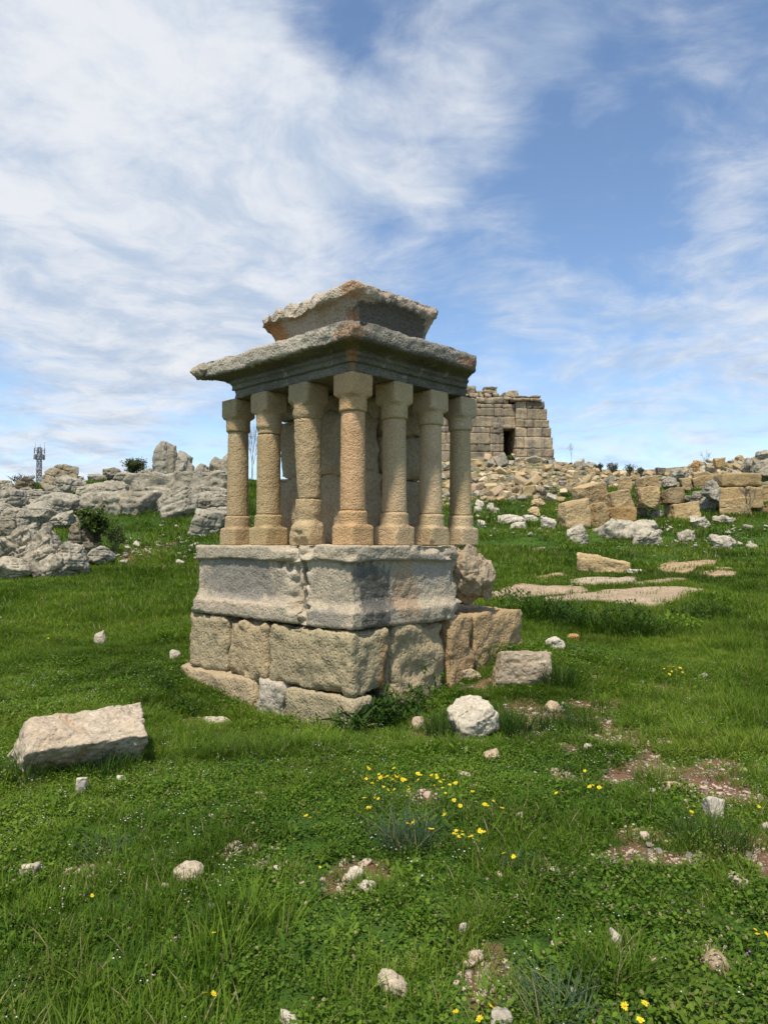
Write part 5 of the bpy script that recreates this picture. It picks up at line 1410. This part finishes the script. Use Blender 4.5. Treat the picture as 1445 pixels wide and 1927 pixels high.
weed("small weed below the pale foundation stone", 510, 1375, 160, .2, .18, .05, M_HERB, .3, 6)
weed("grey green weed at the far left foot of the base", 322, 1300, 160, .22, .22, .05, M_DARKG, .3, 6)
weed("white flowered weed left of the base blocks", 312, 1210, 140, .2, .26, .05, M_HERB, .3, 6)
weed("weed growing by the left end of the foundation", 352, 1345, 160, .22, .2, .05, M_DARKG, .3, 6)
# bank of dark weeds between the monument and the slabs
BW = "bank of dark weeds before the rock pavement"
for k, (px, py, h) in enumerate([(985, 1168, .36), (1010, 1178, .36), (1040, 1176, .40), (1072, 1184, .40), (1105, 1186, .38), (1138, 1192, .38), (1170, 1192, .40), (1202, 1198, .38), (1232, 1192, .40), (1262, 1182, .42), (1292, 1170, .44), (1322, 1160, .42), (960, 1148, .30), (1350, 1148, .36)]):
    px, py, h = px + rng.uniform(-14, 14), py + rng.uniform(-9, 7), h * rng.uniform(.55, 1.25)
    g = hit(px, py)
    kinds = ["broad leaved", "mixed", "grassy"][k % 3]
    edge = ["beside the base", "left of the middle", "in the middle", "right of the middle", "under the right end of the pavement"][min(4, k // 3)] if k < 12 else ["touching the broken plinth shadow", "trailing off to the right"][k - 12]
    o = plant("dark_weed", f"dark {kinds} weed clump {edge} of the bank before the pavement", "weed", (g[0], g[1], gz(g[0], g[1])),
              [leaves([260, 150, 40][k % 3], .34, h, .07, 900 + k, .8, .35), blades([60, 150, 330][k % 3], .36, h * 1.1, .010, .6, 950 + k)], [M_DARKG, M_HERB, M_DARKG, M_DARKG][k % 4], BW)

# shrubs ---------------------------------------------------------------------------
def tube(acc, a, b, ra, rb, n=4):
    a, b = np.array(a), np.array(b); d = b - a; L = np.linalg.norm(d)
    if L < 1e-6: return
    d = d / L; u = np.cross(d, [0, 0, 1.] if abs(d[2]) < .9 else [1., 0, 0]); u /= np.linalg.norm(u); v = np.cross(d, u)
    th = np.arange(n) / n * 2 * np.pi
    c = np.cos(th)[:, None] * u + np.sin(th)[:, None] * v
    i = np.arange(n); j = (i + 1) % n
    acc.add(np.concatenate([a + c * ra, b + c * rb]), np.stack([i, j, n + j, n + i], 1))
def branches(acc, tips, p, d, L, rad, depth, rn, spread=.6, n=3):
    q = p + d * L; tube(acc, p, q, rad, rad * .7)
    if depth == 0: tips.append((q, d)); return
    for k in range(n):
        e = d + np.array([rn.gauss(0, spread), rn.gauss(0, spread), rn.gauss(.05, spread * .6)]); e /= np.linalg.norm(e)
        branches(acc, tips, q if k else q, e, L * rn.uniform(.55, .85), rad * .68, depth - 1, rn, spread, n)
    tips.append((q, d))
def shrub(name, label, base, w, h, seed, leaf=None, nleaf=14, ls=.05, stems=6, depth=3, rad=.02, spread=.55, cat="shrub", group=None):
    rn = random.Random(seed); acc = Acc(); tips = []
    for k in range(stems):
        a = rn.uniform(0, 6.28); d = np.array([math.cos(a) * .55 * rn.random(), math.sin(a) * .55 * rn.random(), 1.]); d /= np.linalg.norm(d)
        branches(acc, tips, np.array([rn.gauss(0, .06 * w), rn.gauss(0, .06 * w), -.05]), d, h * rn.uniform(.3, .42), rad, depth, rn, spread)
    Vt = np.concatenate(acc.V); mxz = Vt[:, 2].max(); mxw = np.abs(Vt[:, :2]).max()
    f = np.array([w / 2 / mxw, w / 2 / mxw, h / mxz])
    acc.V = [v * f for v in acc.V]; tips = [(t * f, d) for t, d in tips]
    if leaf is None:
        return tag(link(name, acc.mesh(name), M_TWIG, None, tuple(base)), label, cat, group)
    root = empty(name, tuple(base)); tag(root, label, cat, group)
    link("stems", acc.mesh("stems"), M_TWIG, root)
    pc = []
    rs = np.random.default_rng(seed)
    sel = tips
    for q, d in sel:
        V, Q, t = leaves(nleaf, w * .09, w * .12, ls, int(rs.integers(1e6)), .9, .5)
        pc.append((V + q - [0, 0, w * .06], Q, t))
    link("foliage", clump("foliage", pc, leaf), None, root)
    return root
def sz_at(px0, py0, px1, py1, Y=None):
    g = hit((px0 + px1) / 2, py1) if Y is None else at((px0 + px1) / 2, py1, Y)
    return g, (px1 - px0) / F_PX * g[1], (py1 - py0) / F_PX * g[1]
g, w_, h_ = sz_at(146, 950, 216, 1046); shrub("leafy_shrub", "twiggy green shrub growing among the left rocks", g, w_, h_, 61, M_SHRUB, 9, .085, 7, 3, .018)
g, w_, h_ = sz_at(196, 978, 240, 1046); shrub("twiggy_shrub", "half bare brownish shrub right of the twiggy green shrub", g, w_, h_, 62, M_SHRUB, 2, .06, 8, 3, .014)
g, w_, h_ = sz_at(222, 862, 286, 908, 33.5); shrub("skyline_bush", "rounded olive green bush on the left skyline beside the pinnacles", g, w_, h_, 63, M_OLIVE, 7, .085, 9, 3, .03)
g, w_, h_ = sz_at(14, 890, 66, 918, 34.5); shrub("bare_shrub", "leafless grey shrub on the skyline left of the mast", g, w_, h_, 64, None, stems=9, depth=3, rad=.022)
g, w_, h_ = sz_at(458, 795, 492, 900, 31); shrub("bare_tree", "slim leafless tree seen between the two left columns", g, w_, h_, 65, None, stems=3, depth=4, rad=.035, spread=.4, cat="tree")
g, w_, h_ = sz_at(1064, 832, 1086, 872, 44); shrub("bare_sapling", "leafless sapling on the rubble right of the tower", g, w_, h_, 66, None, stems=2, depth=3, rad=.014, spread=.4, cat="sapling")
g, w_, h_ = sz_at(1308, 846, 1350, 898, 27.5); shrub("bare_sapling", "leafless sapling leaning above the block wall at right", g, w_, h_, 67, None, stems=2, depth=3, rad=.009, spread=.4, cat="sapling")
for k, (b0, b1, b2, b3, lb) in enumerate([(1140, 870, 1166, 894, "dry shrub on the ridge, first right of the tower slope"), (1172, 872, 1198, 896, "dry shrub on the ridge dip, middle one"), (1196, 878, 1216, 897, "dry shrub on the ridge dip, rightmost and lowest"), (1120, 872, 1138, 886, "small dry shrub by the end of the tower slope")]):
    g, w_, h_ = sz_at(b0, b1, b2, b3, 42); shrub("dry_shrub", lb, g, w_, h_, 68 + k, M_OLIVE, 1, .07, 10, 3, .02, group="dry shrubs on the right ridge")
g, w_, h_ = sz_at(1010, 918, 1042, 944); shrub("dry_shrub", "reddish leafless shrub at the foot of the rubble slope", g, w_, h_, 75, None, stems=12, depth=3, rad=.018)
g, w_, h_ = sz_at(955, 857, 972, 868, 47); shrub("leafy_shrub", "small green shrub before the tower doorway", g, w_, h_, 76, M_SHRUB, 8, .12, 5, 2, .02)
g, w_, h_ = sz_at(1375, 905, 1440, 945, 24.6); shrub("bare_shrub", "leafless grey shrub in front of the coursed wall", g, w_, h_ * .8, 77, None, stems=5, depth=3, rad=.010)

# ------------------------------------------------------------------ yellow flowers, each a thing
def flower_meshes(seed):
    rf = np.random.default_rng(seed); n = 11; acc = Acc()
    for k in range(n):
        a = k / n * 2 * np.pi + rf.normal(0, .08); L = .0165 * rf.uniform(.85, 1.1); w = .0052
        d = np.array([math.cos(a), math.sin(a), rf.uniform(.05, .35)]); s = np.array([-math.sin(a), math.cos(a), 0])
        acc.add([d * .003 - s * w * .4, d * .003 + s * w * .4, d * L * .7 + s * w * .6, d * L + s * w * .25, d * L - s * w * .25, d * L * .7 - s * w * .6], [[0, 1, 2, 5], [5, 2, 3, 4]])
    pet = acc.mesh("petals"); pet.materials.append(M_YEL)
    acc = Acc(); V, Q = cube_grid((3, 3, 2)); V = V / np.linalg.norm(V, axis=1, keepdims=True) * [.0052, .0052, .003] + [0, 0, .0025]; acc.add(V, Q)
    cen = acc.mesh("centre"); cen.materials.append(M_YELC)
    acc = Acc(); p = np.array([0, 0, 0.]); b_ = rf.normal(0, .02, 2)
    for k in range(5):
        q = np.array([b_[0] * (k + 1) ** 2 / 25, b_[1] * (k + 1) ** 2 / 25, -.045 * (k + 1)]); tube(acc, p, q, .0013, .0016, 5); p = q
    st = acc.mesh("stem"); st.materials.append(M_STEM)
    return pet, cen, st
fm = [flower_meshes(s) for s in range(4)]
FG = "yellow wildflowers in the grass"
def flower(px, py, label, k, sc_=1.0, h=.15):
    g = hit(px, py + 4)                                   # the head stands above the turf
    d = ray(px, py); t = (EYE - (gz(g[0], g[1]) + h)) / -d[2] if d[2] < 0 else g[1]
    x, y = d[0] * t, d[1] * t; z = gz(x, y) + h
    rf = random.Random(k * 31 + 5)
    root = empty("yellow_flower", (x, y, z), rf.uniform(0, 6.28)); tag(root, label, "flower", FG)
    pet, cen, st = fm[k % 4]
    tl = (rf.uniform(-.3, .9), rf.uniform(-.6, .6), 0)
    for nm, me in (("petals", pet), ("centre", cen)):
        o = link(nm, me, None, root, rot=tl); o.scale = (sc_,) * 3
    o = link("stem", st, None, root); o.scale = (1, 1, h / .2)
FL = [("in the dense cluster before the monument", 1.0, .19, [(649, 1451), (699, 1443), (693, 1449), (685, 1468), (692, 1463), (698, 1464), (686, 1492), (689, 1467), (694, 1505), (716, 1466), (722, 1464), (729, 1462), (735, 1466), (722, 1480), (730, 1485), (736, 1489), (705, 1492), (712, 1496), (745, 1463), (752, 1464), (757, 1469), (762, 1470), (743, 1471), (769, 1486), (786, 1457), (790, 1460), (783, 1475), (821, 1460), (822, 1466), (813, 1465), (810, 1487), (817, 1481), (824, 1487), (833, 1485), (846, 1480), (857, 1477), (741, 1448)]),
      ("in the group right of the dense cluster", 1.0, .15, [(838, 1492), (866, 1510), (889, 1490), (912, 1507), (917, 1510), (928, 1503), (944, 1514), (836, 1525), (854, 1502)]),
      ("in the pair above the bluish tuft", 1.1, .15, [(767, 1539), (777, 1538), (811, 1554)]),
      ("in the loose group right of the bluish tuft", 1.0, .13, [(858, 1557), (869, 1558), (855, 1565), (870, 1566), (862, 1571), (886, 1570), (903, 1556), (911, 1558), (897, 1579)]),
      ("in the small group left of the dense cluster", .9, .13, [(570, 1522), (576, 1523), (583, 1527), (598, 1517)]),
      ("in the upper right lush grass group", 1.25, .2, [(1249, 1246), (1256, 1243), (1263, 1249), (1271, 1248), (1279, 1247), (1283, 1252), (1258, 1253), (1275, 1255), (1266, 1243)]),
      ("in the row on the middle right", .95, .13, [(1109, 1481), (1115, 1479), (1127, 1484), (1134, 1478)]),
      ("beside the upright white stone", .9, .12, [(1294, 1518), (1305, 1517), (1300, 1527), (1301, 1536), (1391, 1503), (1427, 1512)]),
      ("in the bright pair at the bottom left of centre", 1.0, .14, [(386, 1868), (402, 1869)]),
      ("at the bottom right of centre among the stones", 1.0, .14, [(852, 1887), (857, 1899), (924, 1892), (902, 1912)]),
      ("at the bottom right below the bluish tuft", 1.0, .14, [(1174, 1895), (1212, 1891), (1204, 1922)]),
      ("at the right edge near the bottom", 1.0, .14, [(1420, 1753), (1425, 1761), (1441, 1762)]),
      ("standing alone left of the middle stones", .7, .1, [(602, 1638), (405, 1690), (403, 1757), (174, 1685)]),
      ("standing alone right of the bluish tuft", .9, .1, [(948, 1605), (966, 1613), (1046, 1494), (1100, 1448)]),
      ("tiny and far in the left turf", .8, .1, [(128, 1166), (92, 1192), (412, 1377)])]
rq = random.Random(4)
for q in range(4): FL[0][3].append((rq.randint(690, 830), rq.randint(1458, 1465)))
for q in range(7): FL[0][3].append((rq.randint(695, 850), rq.randint(1467, 1476)))
for q in range(4): FL[0][3].append((rq.randint(700, 840), rq.randint(1480, 1494)))
k = 0
for (wh, s_, hh, pts) in FL:
    rows = [("", sorted(pts))] if len(pts) < 12 else [("upper ", sorted(p for p in pts if p[1] < 1466)), ("middle ", sorted(p for p in pts if 1466 <= p[1] < 1478)), ("lower ", sorted(p for p in pts if p[1] >= 1478))]
    for rn_, row in rows:
        for q, (px, py) in enumerate(row):
            lab = f"yellow flower {wh}, {rn_ + 'row ' if rn_ else ''}{ORD[q]}" + (" from the left" if q else "")
            flower(px, py, lab, k, s_ * random.uniform(.55, 1.02), hh * random.uniform(.9, 1.05)); k += 1

# ------------------------------------------------------------------ antenna mast far behind the left rocks
MY = 210.0
g = at(74, 900, MY); top = at(74, 842, MY)[2]; bz = 2.0
mast = empty("antenna_mast", (g[0], MY, bz)); tag(mast, "distant steel lattice mast with antennas on the left skyline", "mast")
M_STEEL = plain("painted_steel", (.20, .18, .18), .5); M_PANEL = plain("antenna_panel", (.26, .25, .26), .5)
HM = top - bz; acc = Acc(); wb, wt = 1.3, .9
def leg(k, z): f = z / HM; w = (wb + (wt - wb) * f) / 2; return np.array([w * (1 if k in (0, 1) else -1), w * (1 if k in (1, 2) else -1), z])
for k in range(4): tube(acc, leg(k, 0), leg(k, HM), .12, .10)
nz_ = 18
for i in range(nz_):
    z0, z1 = HM * i / nz_, HM * (i + 1) / nz_
    for k in range(4):
        tube(acc, leg(k, z0), leg((k + 1) % 4, z1), .06, .06); tube(acc, leg((k + 1) % 4, z0), leg(k, z1), .06, .06); tube(acc, leg(k, z1), leg((k + 1) % 4, z1), .06, .06)
for dx in (-1.2, .2, 1.4): tube(acc, (dx, 0, HM - .5), (dx, 0, HM + 1.0 + abs(dx) * .3), .05, .03)
link("lattice", acc.mesh("lattice", False), M_STEEL, mast)
for i, zz in enumerate((HM - .9, HM - 2.7)):
    for k in range(8):
        a = k / 8 * 6.283 + i * .3; R_ = 1.4
        V, Q = block_np(-.16, .16, -.1, .1, -.8, .8, res=.4, rnd=.05, amp=0, fine=0)
        o = link("antenna_panel", mesh_np("antenna_panel", V, Q), M_PANEL, mast, (R_ * math.cos(a), R_ * math.sin(a), zz), (0, 0, a + 1.57))
        ac2 = Acc(); tube(ac2, (0, 0, 0), (0, R_ - wt * .45, 0), .05, .05); link("bracket", ac2.mesh("bracket", False), M_STEEL, o)
for zz, a in ((HM - 8.5, 2.6), (HM - 9.2, -.2), (HM - 6.4, 1.4)):
    V, Q = cube_grid((8, 8, 3)); V = V / np.linalg.norm(V, axis=1, keepdims=True) * [.62, .62, .22]
    link("dish", mesh_np("dish", V, Q), M_PANEL, mast, (1.3 * math.cos(a), -1.2, zz), (1.57, 0, 0))
